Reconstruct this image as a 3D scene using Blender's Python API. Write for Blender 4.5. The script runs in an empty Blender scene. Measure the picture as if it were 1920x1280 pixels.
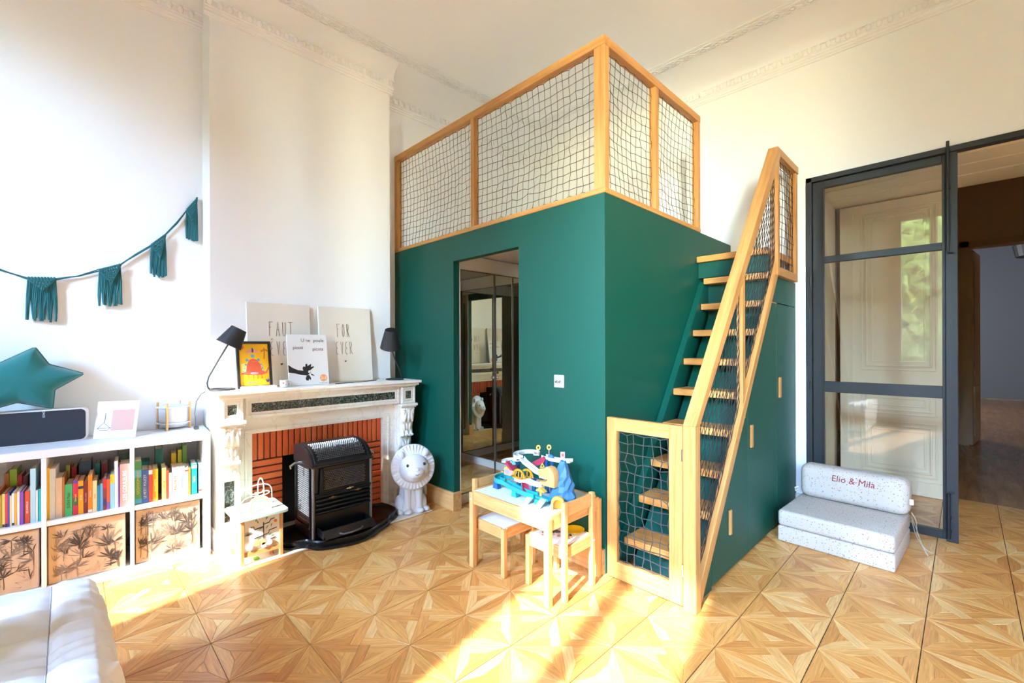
import bpy, bmesh, math, random
from mathutils import Vector, Matrix, noise as mnoise

SC = bpy.context.scene
COL = SC.collection
R = random.Random(7)

# ------------------------------------------------------------------ camera
YAW, ROLL = 0.79065, 0.0031814
cY, sY_ = math.cos(YAW), math.sin(YAW)
right = Vector((cY, sY_, 0)); fwd = Vector((-sY_, cY, 0)); upv = Vector((0, 0, 1))
r2 = right*math.cos(ROLL) - upv*math.sin(ROLL)
u2 = right*math.sin(ROLL) + upv*math.cos(ROLL)
cd = bpy.data.cameras.new('camera'); cam = bpy.data.objects.new('camera', cd); COL.objects.link(cam)
cd.sensor_width = 36; cd.lens = 36*841.82/1920; cd.shift_y = 9.52/1920; cd.clip_start = .02
M = Matrix((r2, u2, -fwd)).transposed().to_4x4(); M.translation = (0, 0, 1.33)
cam.matrix_world = M
SC.camera = cam

# ------------------------------------------------------------------ world, sun, exposure
SUN_EL = math.radians(36.2)
w = bpy.data.worlds.new('world'); SC.world = w; w.use_nodes = True
nt = w.node_tree; nt.nodes.clear()
sky = nt.nodes.new('ShaderNodeTexSky'); sky.sky_type = 'NISHITA'; sky.sun_disc = False
sky.sun_elevation = SUN_EL; sky.sun_rotation = math.radians(168); sky.altitude = 200
sky.air_density = 1.0; sky.dust_density = .0
hs = nt.nodes.new('ShaderNodeHueSaturation'); hs.inputs['Saturation'].default_value = .95
bg = nt.nodes.new('ShaderNodeBackground'); bg.inputs['Strength'].default_value = 8.0
wo = nt.nodes.new('ShaderNodeOutputWorld')
nt.links.new(sky.outputs[0], hs.inputs['Color']); nt.links.new(hs.outputs[0], bg.inputs['Color']); nt.links.new(bg.outputs[0], wo.inputs['Surface'])
sd = bpy.data.lights.new('sun', 'SUN'); sd.energy = 8; sd.angle = math.radians(.9); sd.color = (1, 1, 1)
sun = bpy.data.objects.new('sun', sd); COL.objects.link(sun)
sdir = Vector((-.205*math.cos(SUN_EL), .979*math.cos(SUN_EL), -math.sin(SUN_EL)))
sun.rotation_euler = sdir.to_track_quat('-Z', 'Y').to_euler(); sun.location = (2, -8, 8)
SC.view_settings.view_transform = 'Standard'; SC.view_settings.look = 'None'
SC.view_settings.exposure = 2.03; SC.view_settings.gamma = 1; SC.view_settings.use_curve_mapping = False
SC.cycles.max_bounces = 11; SC.cycles.diffuse_bounces = 6; SC.cycles.glossy_bounces = 7
SC.cycles.transparent_max_bounces = 12; SC.cycles.sample_clamp_indirect = 4
SC.cycles.use_denoising = True; SC.cycles.caustics_reflective = False; SC.cycles.caustics_refractive = False

# ------------------------------------------------------------------ helpers
WM = {}
def lin(c):
    def f(v):
        v /= 255.
        return v/12.92 if v <= .04045 else ((v+.055)/1.055)**2.4
    return (f(c[0]), f(c[1]), f(c[2]), 1)

class MB:
    def __init__(s): s.v = []; s.f = []
    def _a(s, vs, fs):
        o = len(s.v); s.v += [tuple(p) for p in vs]; s.f += [tuple(i+o for i in f) for f in fs]; return s
    def box(s, x0, x1, y0, y1, z0, z1):
        x0, x1 = min(x0, x1), max(x0, x1); y0, y1 = min(y0, y1), max(y0, y1); z0, z1 = min(z0, z1), max(z0, z1)
        return s._a([(x0,y0,z0),(x1,y0,z0),(x1,y1,z0),(x0,y1,z0),(x0,y0,z1),(x1,y0,z1),(x1,y1,z1),(x0,y1,z1)],
                    [(0,3,2,1),(4,5,6,7),(0,1,5,4),(1,2,6,5),(2,3,7,6),(3,0,4,7)])
    def obox(s, c, a, b, d):
        c, a, b, d = Vector(c), Vector(a), Vector(b), Vector(d)
        if a.cross(b).dot(d) < 0: a = -a
        vs = [c+a*i+b*j+d*k for k in (-1,1) for (i,j) in ((-1,-1),(1,-1),(1,1),(-1,1))]
        return s._a(vs, [(0,3,2,1),(4,5,6,7),(0,1,5,4),(1,2,6,5),(2,3,7,6),(3,0,4,7)])
    def bar(s, p, q, wd, h, side=(1,0,0)):
        p, q, side = Vector(p), Vector(q), Vector(side)
        d = (q-p); n = d.normalized().cross(side).normalized()
        return s.obox((p+q)/2, d/2, side.normalized()*wd/2, n*h/2)
    def prism(s, pts, vec):
        pts = [Vector(p) for p in pts]; vec = Vector(vec); n = len(pts)
        nrm = Vector((0,0,0))
        for i in range(n): nrm += pts[i].cross(pts[(i+1) % n])
        if nrm.dot(vec) < 0: pts.reverse()
        vs = pts+[p+vec for p in pts]
        return s._a(vs, [tuple(range(n-1,-1,-1)), tuple(range(n,2*n))]+[(i,(i+1)%n,(i+1)%n+n,i+n) for i in range(n)])
    def poly(s, pts): return s._a(pts, [tuple(range(len(pts)))])
    def tube(s, pts, r, n=8, closed=False):
        pts = [Vector(p) for p in pts]; m = len(pts)
        rr = r if isinstance(r, (list, tuple)) else [r]*m
        prev = None; rings = []
        for i in range(m):
            if closed: t = pts[(i+1) % m]-pts[i-1]
            else: t = pts[min(i+1, m-1)]-pts[max(i-1, 0)]
            t = t.normalized() if t.length > 1e-9 else Vector((0,0,1))
            if prev is None:
                a = Vector((0,0,1)) if abs(t.z) < .9 else Vector((1,0,0))
                a = (a-t*a.dot(t)).normalized()
            else:
                a = prev-t*prev.dot(t)
                a = a.normalized() if a.length > 1e-6 else t.orthogonal().normalized()
            prev = a; b = t.cross(a)
            rings.append([pts[i]+(a*math.cos(2*math.pi*k/n)+b*math.sin(2*math.pi*k/n))*rr[i] for k in range(n)])
        vs = [p for rg in rings for p in rg]; fs = []
        for i in range(m if closed else m-1):
            j = (i+1) % m
            for k in range(n): fs.append((i*n+k, i*n+(k+1)%n, j*n+(k+1)%n, j*n+k))
        if not closed: fs += [tuple(range(n-1,-1,-1)), tuple((m-1)*n+k for k in range(n))]
        return s._a(vs, fs)
    def lathe(s, prof, c=(0,0,0), n=24, mat=None):
        c = Vector(c); vs = []; fs = []; m = len(prof)
        for (r, z) in prof:
            for k in range(n):
                p = Vector((r*math.cos(2*math.pi*k/n), r*math.sin(2*math.pi*k/n), z))
                vs.append((mat @ p if mat else p)+c)
        for i in range(m-1):
            for k in range(n): fs.append((i*n+k, i*n+(k+1)%n, (i+1)*n+(k+1)%n, (i+1)*n+k))
        if prof[0][0] > 1e-6: fs.append(tuple(range(n-1,-1,-1)))
        if prof[-1][0] > 1e-6: fs.append(tuple((m-1)*n+k for k in range(n)))
        return s._a(vs, fs)
    def ball(s, c, rad, nu=16, nv=10, mat=None):
        rx, ry, rz = rad if isinstance(rad, (tuple, list)) else (rad,)*3
        c = Vector(c); vs = []; fs = []
        for i in range(nv+1):
            th = math.pi*i/nv
            for k in range(nu):
                ph = 2*math.pi*k/nu
                p = Vector((rx*math.sin(th)*math.cos(ph), ry*math.sin(th)*math.sin(ph), -rz*math.cos(th)))
                vs.append((mat @ p if mat else p)+c)
        for i in range(nv):
            for k in range(nu): fs.append((i*nu+k, i*nu+(k+1)%nu, (i+1)*nu+(k+1)%nu, (i+1)*nu+k))
        return s._a(vs, fs)
    def surf(s, rows, closed=False):
        m, n = len(rows), len(rows[0]); vs = [p for r in rows for p in r]; fs = []
        for i in range(m-1):
            for k in range(n if closed else n-1): fs.append((i*n+k, i*n+(k+1)%n, (i+1)*n+(k+1)%n, (i+1)*n+k))
        return s._a(vs, fs)
    def mesh(s, name, bevel=0, seg=1, smooth=False, clean=False, inv=None):
        me = bpy.data.meshes.new(name)
        vs = [inv @ Vector(p) for p in s.v] if inv is not None else s.v
        me.from_pydata(vs, [], s.f)
        if bevel or clean:
            bm = bmesh.new(); bm.from_mesh(me)
            if clean:
                bmesh.ops.remove_doubles(bm, verts=bm.verts, dist=1e-5)
                bmesh.ops.recalc_face_normals(bm, faces=bm.faces)
            if bevel:
                es = [e for e in bm.edges if len(e.link_faces) == 2 and e.calc_face_angle(0) > .5]
                bmesh.ops.bevel(bm, geom=es, offset=bevel, segments=seg, profile=.5, affect='EDGES', clamp_overlap=True)
            bm.to_mesh(me); bm.free()
        if smooth:
            for p in me.polygons: p.use_smooth = True
            me.set_sharp_from_angle(angle=math.radians(40))
        me.update()
        return me
    def build(s, name, mat, parent=None, bevel=0, seg=1, smooth=False, clean=False, local=False, kind=None, label=None):
        inv = None
        if parent is not None and not local: inv = WM[parent].inverted()
        me = s.mesh(name, bevel, seg, smooth, clean, inv)
        return link(name, me, mat, parent, kind, label)

def link(name, me, mat, parent=None, kind=None, label=None):
    o = bpy.data.objects.new(name, me); COL.objects.link(o)
    if mat is not None and me is not None and not len(me.materials): me.materials.append(MAT[mat] if isinstance(mat, str) else mat)
    if parent is not None: o.parent = parent
    WM[o] = WM[parent].copy() if parent is not None else Matrix.Identity(4)
    if kind: o['kind'] = kind
    if label: o['label'] = label
    return o
def place(o, loc=(0,0,0), rz=0):
    o.location = loc; o.rotation_euler = (0, 0, rz)
    WM[o] = (WM[o.parent] if o.parent else Matrix.Identity(4)) @ Matrix.Translation(loc) @ Matrix.Rotation(rz, 4, 'Z')
    return o
def thing(name, label, cat, loc=(0,0,0), rz=0, group=None, kind=None):
    o = bpy.data.objects.new(name, None); COL.objects.link(o); o.empty_display_size = .05
    WM[o] = Matrix.Identity(4); place(o, loc, rz)
    return tag(o, label, cat, group, kind)
def tag(o, label, cat, group=None, kind=None):
    o['label'] = label; o['category'] = cat
    if group: o['group'] = group
    if kind: o['kind'] = kind
    return o
def box1(name, mat, parent, *b, bevel=0, seg=1, kind=None, label=None, local=False):
    return MB().box(*b).build(name, mat, parent, bevel=bevel, seg=seg, kind=kind, label=label, local=local)
def dup(root, loc, rz, label=None, group=None):
    c = root.copy(); COL.objects.link(c); WM[c] = Matrix.Identity(4); place(c, loc, rz)
    if label: c['label'] = label
    if group: c['group'] = group
    for ch in list(root.children):
        d = ch.copy(); COL.objects.link(d); d.parent = c; WM[d] = WM[c].copy()
        for g in list(ch.children):
            e = g.copy(); COL.objects.link(e); e.parent = d; WM[e] = WM[c].copy()
    return c
TEXTS = []
def text(body, size, org, rv, uv, mat, parent, name='lettering', align='CENTER', ext=.0002, sx=1., shear=0, spacing=1., world=True, offset=0):
    cu = bpy.data.curves.new(name, 'FONT'); cu.body = body; cu.size = size; cu.align_x = align; cu.align_y = 'CENTER'
    cu.extrude = ext; cu.shear = shear; cu.space_character = spacing; cu.resolution_u = 3; cu.offset = offset
    rv = Vector(rv).normalized(); uv = Vector(uv); uv = (uv-rv*uv.dot(rv)).normalized(); nv = rv.cross(uv)
    m = Matrix((rv*sx, uv, nv)).transposed().to_4x4(); m.translation = Vector(org)
    L = WM[parent].inverted() @ m if world else m
    TEXTS.append((cu, L, mat, parent, name))
def finish_texts():
    # turn every piece of lettering into a plain mesh part
    tmp = []
    for cu, L, mat, parent, name in TEXTS:
        o = bpy.data.objects.new('lettering_curve', cu); COL.objects.link(o); tmp.append(o)
    dg_ = bpy.context.evaluated_depsgraph_get(); dg_.update()
    ms = [bpy.data.meshes.new_from_object(o.evaluated_get(dg_)) for o in tmp]
    for o in tmp: bpy.data.objects.remove(o)
    for (cu, L, mat, parent, name), me in zip(TEXTS, ms):
        me.transform(L); me.materials.clear(); me.name = name
        link(name, me, mat, parent, kind='stuff' if len(cu.body) > 1 else None)
        bpy.data.curves.remove(cu)

# ------------------------------------------------------------------ materials
MAT = {}
def node_mat(name):
    m = bpy.data.materials.new(name); m.use_nodes = True; MAT[name] = m
    nt = m.node_tree; b = nt.nodes['Principled BSDF']
    return m, nt, b
def P(name, col, rough=.5, metal=0, spec=.5, bump=0, bscale=200, coat=0, sheen=0, alpha=1, emit=None, sss=0):
    m, nt, b = node_mat(name)
    b.inputs['Base Color'].default_value = lin(col); b.inputs['Roughness'].default_value = rough
    b.inputs['Metallic'].default_value = metal; b.inputs['Specular IOR Level'].default_value = spec
    b.inputs['Coat Weight'].default_value = coat; b.inputs['Sheen Weight'].default_value = sheen
    if bump:
        tc = nt.nodes.new('ShaderNodeTexCoord'); n = nt.nodes.new('ShaderNodeTexNoise'); n.inputs['Scale'].default_value = bscale
        bp = nt.nodes.new('ShaderNodeBump'); bp.inputs['Strength'].default_value = bump; bp.inputs['Distance'].default_value = .002
        nt.links.new(tc.outputs['Object'], n.inputs['Vector']); nt.links.new(n.outputs['Fac'], bp.inputs['Height']); nt.links.new(bp.outputs[0], b.inputs['Normal'])
    return m
def ramp(nt, stops):
    r = nt.nodes.new('ShaderNodeValToRGB'); el = r.color_ramp.elements
    el[0].position = stops[0][0]; el[0].color = lin(stops[0][1]); el[1].position = stops[-1][0]; el[1].color = lin(stops[-1][1])
    for p, c in stops[1:-1]:
        e = el.new(p); e.color = lin(c)
    return r
def wood(name, c0, c1, rot=(0,0,0), scale=(1.2, 26, 26), rough=.42, spec=.4):
    # grain runs along the local X axis of the mapping
    m, nt, b = node_mat(name)
    tc = nt.nodes.new('ShaderNodeTexCoord'); mp = nt.nodes.new('ShaderNodeMapping')
    mp.vector_type = 'TEXTURE' if False else 'POINT'
    r1 = nt.nodes.new('ShaderNodeVectorRotate'); r1.rotation_type = 'EULER_XYZ'; r1.inputs['Rotation'].default_value = rot
    mp.inputs['Scale'].default_value = scale
    n = nt.nodes.new('ShaderNodeTexNoise'); n.inputs['Scale'].default_value = 1.6; n.inputs['Detail'].default_value = 5; n.inputs['Distortion'].default_value = .6
    n2 = nt.nodes.new('ShaderNodeTexNoise'); n2.inputs['Scale'].default_value = 9; n2.inputs['Detail'].default_value = 3
    mx = nt.nodes.new('ShaderNodeMath'); mx.operation = 'MULTIPLY_ADD'; mx.inputs[1].default_value = .35
    rp = ramp(nt, [(.38, c0), (.56, ((c0[0]+c1[0])/2, (c0[1]+c1[1])/2, (c0[2]+c1[2])/2)), (.82, c1)])
    nt.links.new(tc.outputs['Object'], r1.inputs['Vector']); nt.links.new(r1.outputs[0], mp.inputs['Vector'])
    nt.links.new(mp.outputs[0], n.inputs['Vector']); nt.links.new(mp.outputs[0], n2.inputs['Vector'])
    nt.links.new(n2.outputs['Fac'], mx.inputs[0]); nt.links.new(n.outputs['Fac'], mx.inputs[2])
    sb = nt.nodes.new('ShaderNodeMath'); sb.operation = 'SUBTRACT'; sb.inputs[1].default_value = .1
    nt.links.new(mx.outputs[0], sb.inputs[0]); nt.links.new(sb.outputs[0], rp.inputs[0]); nt.links.new(rp.outputs[0], b.inputs['Base Color'])
    b.inputs['Roughness'].default_value = rough; b.inputs['Specular IOR Level'].default_value = spec
    return m
OAK0, OAK1 = (176, 120, 62), (206, 154, 92)
H90 = math.pi/2
wood('oak_x', OAK0, OAK1)
wood('oak_y', OAK0, OAK1, rot=(0, 0, H90))
wood('oak_z', OAK0, OAK1, rot=(0, H90, 0))
wood('oak_slope', OAK0, OAK1, rot=(-math.radians(52), 0, H90))
wood('tread_oak', (196, 128, 62), (226, 164, 92))
PN0, PN1 = (200, 144, 82), (226, 182, 120)
wood('pine_x', PN0, PN1, scale=(1.6, 30, 30)); wood('pine_y', PN0, PN1, rot=(0, 0, H90), scale=(1.6, 30, 30)); wood('pine_z', PN0, PN1, rot=(0, H90, 0), scale=(1.6, 30, 30))
wood('skirt_oak', (205, 150, 92), (228, 182, 122))
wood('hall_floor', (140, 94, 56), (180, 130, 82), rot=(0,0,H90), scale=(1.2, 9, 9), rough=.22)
P('wall_white', (243, 245, 247), .8, spec=.2)
P('ceiling_white', (243, 244, 246), .8, spec=.2)
P('plaster', (243, 244, 245), .7, spec=.25)
P('green_paint', (0, 74, 61), .48, spec=.4, bump=.06, bscale=500)
P('white_lacquer', (224, 225, 228), .35)
P('rope', (34, 32, 32), .8); P('rope_sunlit', (62, 58, 58), .85)  # gate net: same black rope, sunlight put into its lighter colour
P('black_iron', (9, 11, 14), .32, spec=.4); P('iron_grille', (120, 122, 126), .36, metal=.85, spec=.7)
P('iron_dark', (6, 6, 6), .8); P('firebox_black', (10, 9, 8), .9)
P('brass_dark', (120, 96, 52), .4, metal=.8); P('chrome', (200, 200, 200), .2, metal=1)
P('steel_frame', (36, 40, 44), .45, spec=.5); P('steel_black', (26, 29, 33), .4)
P('mirror', (232, 232, 220), .01, metal=1); P('mirror_frame', (128, 122, 112), .35, metal=.6)
P('mortar', (120, 100, 84), .9); 
P('teal_fabric', (12, 106, 106), .85, sheen=.3, bump=.2, bscale=600); P('teal_cord', (34, 98, 102), .9, bump=.4, bscale=900)
P('charcoal_cloth', (40, 43, 52), .85, bump=.3, bscale=1500); P('speaker_body', (226, 226, 226), .4)
P('paper_white', (230, 230, 228), .6); P('ink', (38, 32, 30), .7); P('ink_brown', (92, 60, 48), .7); P('canvas_cloth', (226, 220, 208), .85, bump=.2, bscale=1200)
P('lamp_black', (34, 34, 36), .6); P('lamp_inside', (230, 225, 215), .7)
P('print_yellow', (246, 186, 26), .5); P('dino_red', (222, 92, 58), .6); P('dino_blue', (86, 170, 200), .6); P('dino_pink', (240, 160, 180), .6); P('dino_purple', (96, 70, 150), .6); P('dino_brown', (200, 120, 40), .6); P('pale_yellow', (250, 218, 120), .6)
P('frame_black', (30, 30, 30), .35); P('orange_dot', (248, 160, 96), .5)
P('porcelain', (226, 227, 228), .25)
P('lion_plastic', (232, 233, 238), .42); P('eye_dark', (46, 56, 70), .3)
P('kraft', (190, 166, 138), .7, bump=.1, bscale=700); P('palm_ink', (84, 76, 70), .8); P('palm_ink_light', (140, 126, 112), .8)
P('sofa_grey', (238, 241, 250), .9, sheen=.2, bump=.25, bscale=900); P('stitch_grey', (150, 150, 158), .9)
P('table_white', (236, 238, 240), .4); P('cap_white', (240, 240, 238), .5)
P('mint', (196, 226, 216), .5); P('sage', (150, 184, 164), .5); P('bead_natural', (226, 190, 140), .5); P('cream', (226, 216, 196), .6); P('white_wire', (246, 246, 248), .4); P('peach', (244, 196, 130), .5); P('cube_panel', (246, 238, 226), .6); P('leaf_green', (112, 148, 118), .6); P('green_block', (120, 200, 40), .5)
P('toy_turq', (37, 158, 169), .35); P('toy_blue', (52, 113, 158), .4); P('toy_blue2', (32, 90, 144), .35); P('toy_white', (216, 216, 214), .35); P('toy_red', (176, 50, 75), .4); P('toy_orange', (223, 149, 27), .4); P('toy_tan', (216, 165, 99), .45); P('toy_pale', (158, 203, 205), .35); P('toy_yellow', (225, 185, 81), .4); P('toy_pink', (221, 158, 153), .5); P('rock_blue', (56, 112, 156), .5)
P('yellow_plate', (250, 200, 20), .35)
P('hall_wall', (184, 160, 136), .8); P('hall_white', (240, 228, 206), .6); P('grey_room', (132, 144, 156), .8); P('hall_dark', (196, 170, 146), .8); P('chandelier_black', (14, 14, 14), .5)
P('tag_white', (236, 240, 246), .6); P('tape', (232, 222, 204), .8); P('red_thread', (146, 34, 32), .7)
P('bark', (86, 68, 52), .9); P('outlet_white', (240, 240, 238), .35); P('outlet_dark', (40, 40, 40), .5); P('brown_plaque', (168, 160, 152), .4)
P('hearth_white', (236, 230, 220), .35); P('floor_joint', (58, 34, 18), .9); P('rubber', (60, 60, 62), .6)

def marble(name, base, vein, scale, lo, hi, rough=.3):
    m, nt, b = node_mat(name)
    tc = nt.nodes.new('ShaderNodeTexCoord'); n = nt.nodes.new('ShaderNodeTexNoise'); n.inputs['Scale'].default_value = scale; n.inputs['Detail'].default_value = 6; n.inputs['Distortion'].default_value = 1.6
    rp = ramp(nt, [(lo, base), ((lo+hi)/2, vein), (hi, base)])
    nt.links.new(tc.outputs['Object'], n.inputs['Vector']); nt.links.new(n.outputs['Fac'], rp.inputs[0]); nt.links.new(rp.outputs[0], b.inputs['Base Color'])
    b.inputs['Roughness'].default_value = rough
marble('marble', (250, 245, 236), (238, 231, 220), 3.0, .475, .525, .35)
marble('green_marble', (36, 46, 40), (150, 156, 140), 34, .46, .54, .22)

def brick_mat():
    m, nt, b = node_mat('brick_red')
    oi = nt.nodes.new('ShaderNodeObjectInfo'); rp = ramp(nt, [(0, (220, 92, 44)), (.5, (234, 106, 52)), (1, (244, 124, 68))])
    tc = nt.nodes.new('ShaderNodeTexCoord'); n = nt.nodes.new('ShaderNodeTexNoise'); n.inputs['Scale'].default_value = 60
    mx = nt.nodes.new('ShaderNodeMix'); mx.data_type = 'RGBA'; mx.blend_type = 'MULTIPLY'; mx.inputs['Factor'].default_value = .25
    nt.links.new(oi.outputs['Random'], rp.inputs[0]); nt.links.new(tc.outputs['Object'], n.inputs['Vector'])
    nt.links.new(rp.outputs[0], mx.inputs['A']); nt.links.new(n.outputs['Fac'], mx.inputs['B']); nt.links.new(mx.outputs['Result'], b.inputs['Base Color'])
    b.inputs['Roughness'].default_value = .55
brick_mat()

def parquet_mat():
    m, nt, b = node_mat('parquet')
    at = nt.nodes.new('ShaderNodeAttribute'); at.attribute_name = 'tint'
    oi = nt.nodes.new('ShaderNodeObjectInfo')
    ad = nt.nodes.new('ShaderNodeMath'); ad.operation = 'ADD'; fr = nt.nodes.new('ShaderNodeMath'); fr.operation = 'FRACT'
    uv = nt.nodes.new('ShaderNodeUVMap'); uv.uv_map = 'grain'
    sc = nt.nodes.new('ShaderNodeVectorMath'); sc.operation = 'MULTIPLY'; sc.inputs[1].default_value = (9, 130, 1)
    of = nt.nodes.new('ShaderNodeVectorMath'); of.operation = 'ADD'
    sr = nt.nodes.new('ShaderNodeMath'); sr.operation = 'MULTIPLY'; sr.inputs[1].default_value = 37.
    n = nt.nodes.new('ShaderNodeTexNoise'); n.inputs['Scale'].default_value = 1; n.inputs['Detail'].default_value = 4; n.inputs['Distortion'].default_value = .8
    rp = ramp(nt, [(0, (210, 142, 74)), (.3, (224, 160, 86)), (.65, (232, 172, 98)), (1, (240, 196, 130))])
    g = ramp(nt, [(.3, (205, 190, 172)), (.7, (255, 255, 255))])
    mx = nt.nodes.new('ShaderNodeMix'); mx.data_type = 'RGBA'; mx.blend_type = 'MULTIPLY'; mx.inputs['Factor'].default_value = .85
    L = nt.links.new
    L(at.outputs['Fac'], ad.inputs[0]); L(oi.outputs['Random'], ad.inputs[1]); L(ad.outputs[0], fr.inputs[0]); L(fr.outputs[0], rp.inputs[0])
    L(uv.outputs[0], sc.inputs[0]); L(sc.outputs[0], of.inputs[0]); L(fr.outputs[0], sr.inputs[0]); L(sr.outputs[0], of.inputs[1]); L(of.outputs[0], n.inputs['Vector'])
    L(n.outputs['Fac'], g.inputs[0]); L(rp.outputs[0], mx.inputs['A']); L(g.outputs[0], mx.inputs['B']); L(mx.outputs['Result'], b.inputs['Base Color'])
    b.inputs['Roughness'].default_value = .3; b.inputs['Specular IOR Level'].default_value = .45
parquet_mat()

def glass_mat(name, tint, k, lo=.04):
    m = bpy.data.materials.new(name); m.use_nodes = True; MAT[name] = m; nt = m.node_tree; nt.nodes.clear()
    o = nt.nodes.new('ShaderNodeOutputMaterial'); mx = nt.nodes.new('ShaderNodeMixShader'); t = nt.nodes.new('ShaderNodeBsdfTransparent'); g = nt.nodes.new('ShaderNodeBsdfGlossy')
    t.inputs['Color'].default_value = (*tint, 1); g.inputs['Roughness'].default_value = .0
    fr = nt.nodes.new('ShaderNodeFresnel'); fr.inputs['IOR'].default_value = 1.5
    mu = nt.nodes.new('ShaderNodeMath'); mu.operation = 'MULTIPLY'; mu.inputs[1].default_value = k; mu.use_clamp = True
    nt.links.new(fr.outputs[0], mu.inputs[0]); nt.links.new(mu.outputs[0], mx.inputs[0]); nt.links.new(t.outputs[0], mx.inputs[1]); nt.links.new(g.outputs[0], mx.inputs[2]); nt.links.new(mx.outputs[0], o.inputs['Surface'])
glass_mat('glass', (.97, .98, .97), 1.0)
glass_mat('door_glass', (.93, .94, .92), 1.5)

def leaf_mat():
    m, nt, b = node_mat('foliage'); b.inputs['Base Color'].default_value = lin((96, 112, 62)); b.inputs['Roughness'].default_value = .7
    o = nt.nodes['Material Output']; t = nt.nodes.new('ShaderNodeBsdfTranslucent'); t.inputs['Color'].default_value = lin((146, 150, 74))
    mx = nt.nodes.new('ShaderNodeMixShader'); mx.inputs[0].default_value = .5
    nt.links.new(b.outputs[0], mx.inputs[1]); nt.links.new(t.outputs[0], mx.inputs[2]); nt.links.new(mx.outputs[0], o.inputs['Surface'])
leaf_mat()
def speck_mat():
    m, nt, b = node_mat('speckled_cotton')
    tc = nt.nodes.new('ShaderNodeTexCoord'); v = nt.nodes.new('ShaderNodeTexVoronoi'); v.inputs['Scale'].default_value = 72
    ns = nt.nodes.new('ShaderNodeTexNoise'); ns.inputs['Scale'].default_value = 120
    md = nt.nodes.new('ShaderNodeVectorMath'); md.operation = 'MULTIPLY_ADD'; md.inputs[1].default_value = (.012,)*3
    lt = nt.nodes.new('ShaderNodeMath'); lt.operation = 'LESS_THAN'; lt.inputs[1].default_value = .21
    sp = nt.nodes.new('ShaderNodeSeparateColor'); rp = ramp(nt, [(0, (150, 88, 74)), (.35, (158, 120, 72)), (.7, (110, 108, 116)), (1, (140, 104, 84))]); rp.color_ramp.interpolation = 'CONSTANT'
    mx = nt.nodes.new('ShaderNodeMix'); mx.data_type = 'RGBA'; mx.inputs['A'].default_value = lin((196, 186, 176))
    L = nt.links.new
    L(tc.outputs['Object'], ns.inputs['Vector']); L(ns.outputs['Color'], md.inputs[0]); L(tc.outputs['Object'], md.inputs[2]); L(md.outputs[0], v.inputs['Vector'])
    L(v.outputs['Distance'], lt.inputs[0]); L(v.outputs['Color'], sp.inputs[0]); L(sp.outputs[0], rp.inputs[0]); L(lt.outputs[0], mx.inputs['Factor']); L(rp.outputs[0], mx.inputs['B'])
    L(mx.outputs['Result'], b.inputs['Base Color']); b.inputs['Roughness'].default_value = .9
speck_mat()
def col_mat(c, rough=.5):
    k = 'c_%d_%d_%d' % c
    if k not in MAT: P(k, c, rough)
    return k

# ================================================================== THE SETTING
XR, XC, YD, YF, XB, ZC = -3.85, -3.62, 4.23, 2.232, -1.482, 3.82     # recess wall, chimney face, door wall, loft front, loft side, ceiling
YW, XE = -2.3, 2.9                                                     # window wall, right wall

def struct(name, mb, mat, label, cat, **k):
    return tag(mb.build(name, mat, **k), label, cat, kind='structure')

# ---- floor: star parquet panels
TX, TY, TX0, TY0 = .3216, .3146, -2.391, 1.398
flo = struct('floor', MB().box(-4, XE+.1, YW-.1, 5.38, -.08, -.0035), 'floor_joint', 'honey oak star-pattern parquet floor of the whole room', 'floor')
W_, A_ = .15, .362
def rot_k(p, k):
    x, y = p[0]-.5, p[1]-.5
    for _ in range(k): x, y = -y, x
    return (x+.5, y+.5)
q2 = math.sqrt(.5)
def dg(p, q): return (.5+(p-q)*q2, .5+(p+q)*q2)
BASE = [([(0,0),(1,0),(1-A_,W_),(A_,W_)], 0.), ([(A_,W_),(1-A_,W_),(.5,.5-W_/q2)], 0.),
        ([dg(-q2,0), (A_,W_), dg(0,-W_), dg(0,0)], math.pi/4), ([dg(-q2,0), dg(-W_,0), dg(-W_,W_), (W_,A_)], math.pi/4)]
SHAPES = []
for k in range(4):
    for pts, ga in BASE: SHAPES.append(([rot_k(p, k) for p in pts], ga+k*math.pi/2))
def inset(poly, d):
    n = len(poly); out = []
    ar = sum(poly[i][0]*poly[(i+1)%n][1]-poly[(i+1)%n][0]*poly[i][1] for i in range(n))
    sgn = 1 if ar > 0 else -1
    for i in range(n):
        p0, p1, p2 = Vector(poly[i-1]), Vector(poly[i]), Vector(poly[(i+1)%n])
        e1 = (p1-p0).normalized(); e2 = (p2-p1).normalized()
        n1 = Vector((-e1.y, e1.x))*sgn; n2 = Vector((-e2.y, e2.x))*sgn
        b = n1+n2; L = b.dot(n1)
        m = b/L*d
        if m.length > 4*d: m = m.normalized()*4*d
        out.append(p1+m)
    return out
def plank_geo(si):
    pts, ga = SHAPES[si]
    pts = [Vector((x*TX, y*TY)) for x, y in pts]
    if sum(pts[i].x*pts[(i+1)%len(pts)].y-pts[(i+1)%len(pts)].x*pts[i].y for i in range(len(pts))) < 0: pts.reverse()
    # the joint round a whole panel is wider than the joints inside it
    pts = [Vector((min(max(p.x, .0015), TX-.0015), min(max(p.y, .0007), TY-.0007))) for p in pts]
    a = inset(pts, .0003); c = inset(pts, .0011); n = len(pts)
    vs = [(p.x, p.y, -.003) for p in a]+[(p.x, p.y, -.0007) for p in a]+[(p.x, p.y, 0) for p in c]
    fs = [tuple(range(2*n, 3*n))]
    for i in range(n):
        j = (i+1) % n
        fs += [(i, j, n+j, n+i), (n+i, n+j, 2*n+j, 2*n+i)]
    ca, sa = math.cos(-ga), math.sin(-ga)
    uv = [(v[0]*ca-v[1]*sa, v[0]*sa+v[1]*ca) for v in vs]
    return vs, fs, uv
GEO = [plank_geo(i) for i in range(16)]
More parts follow.
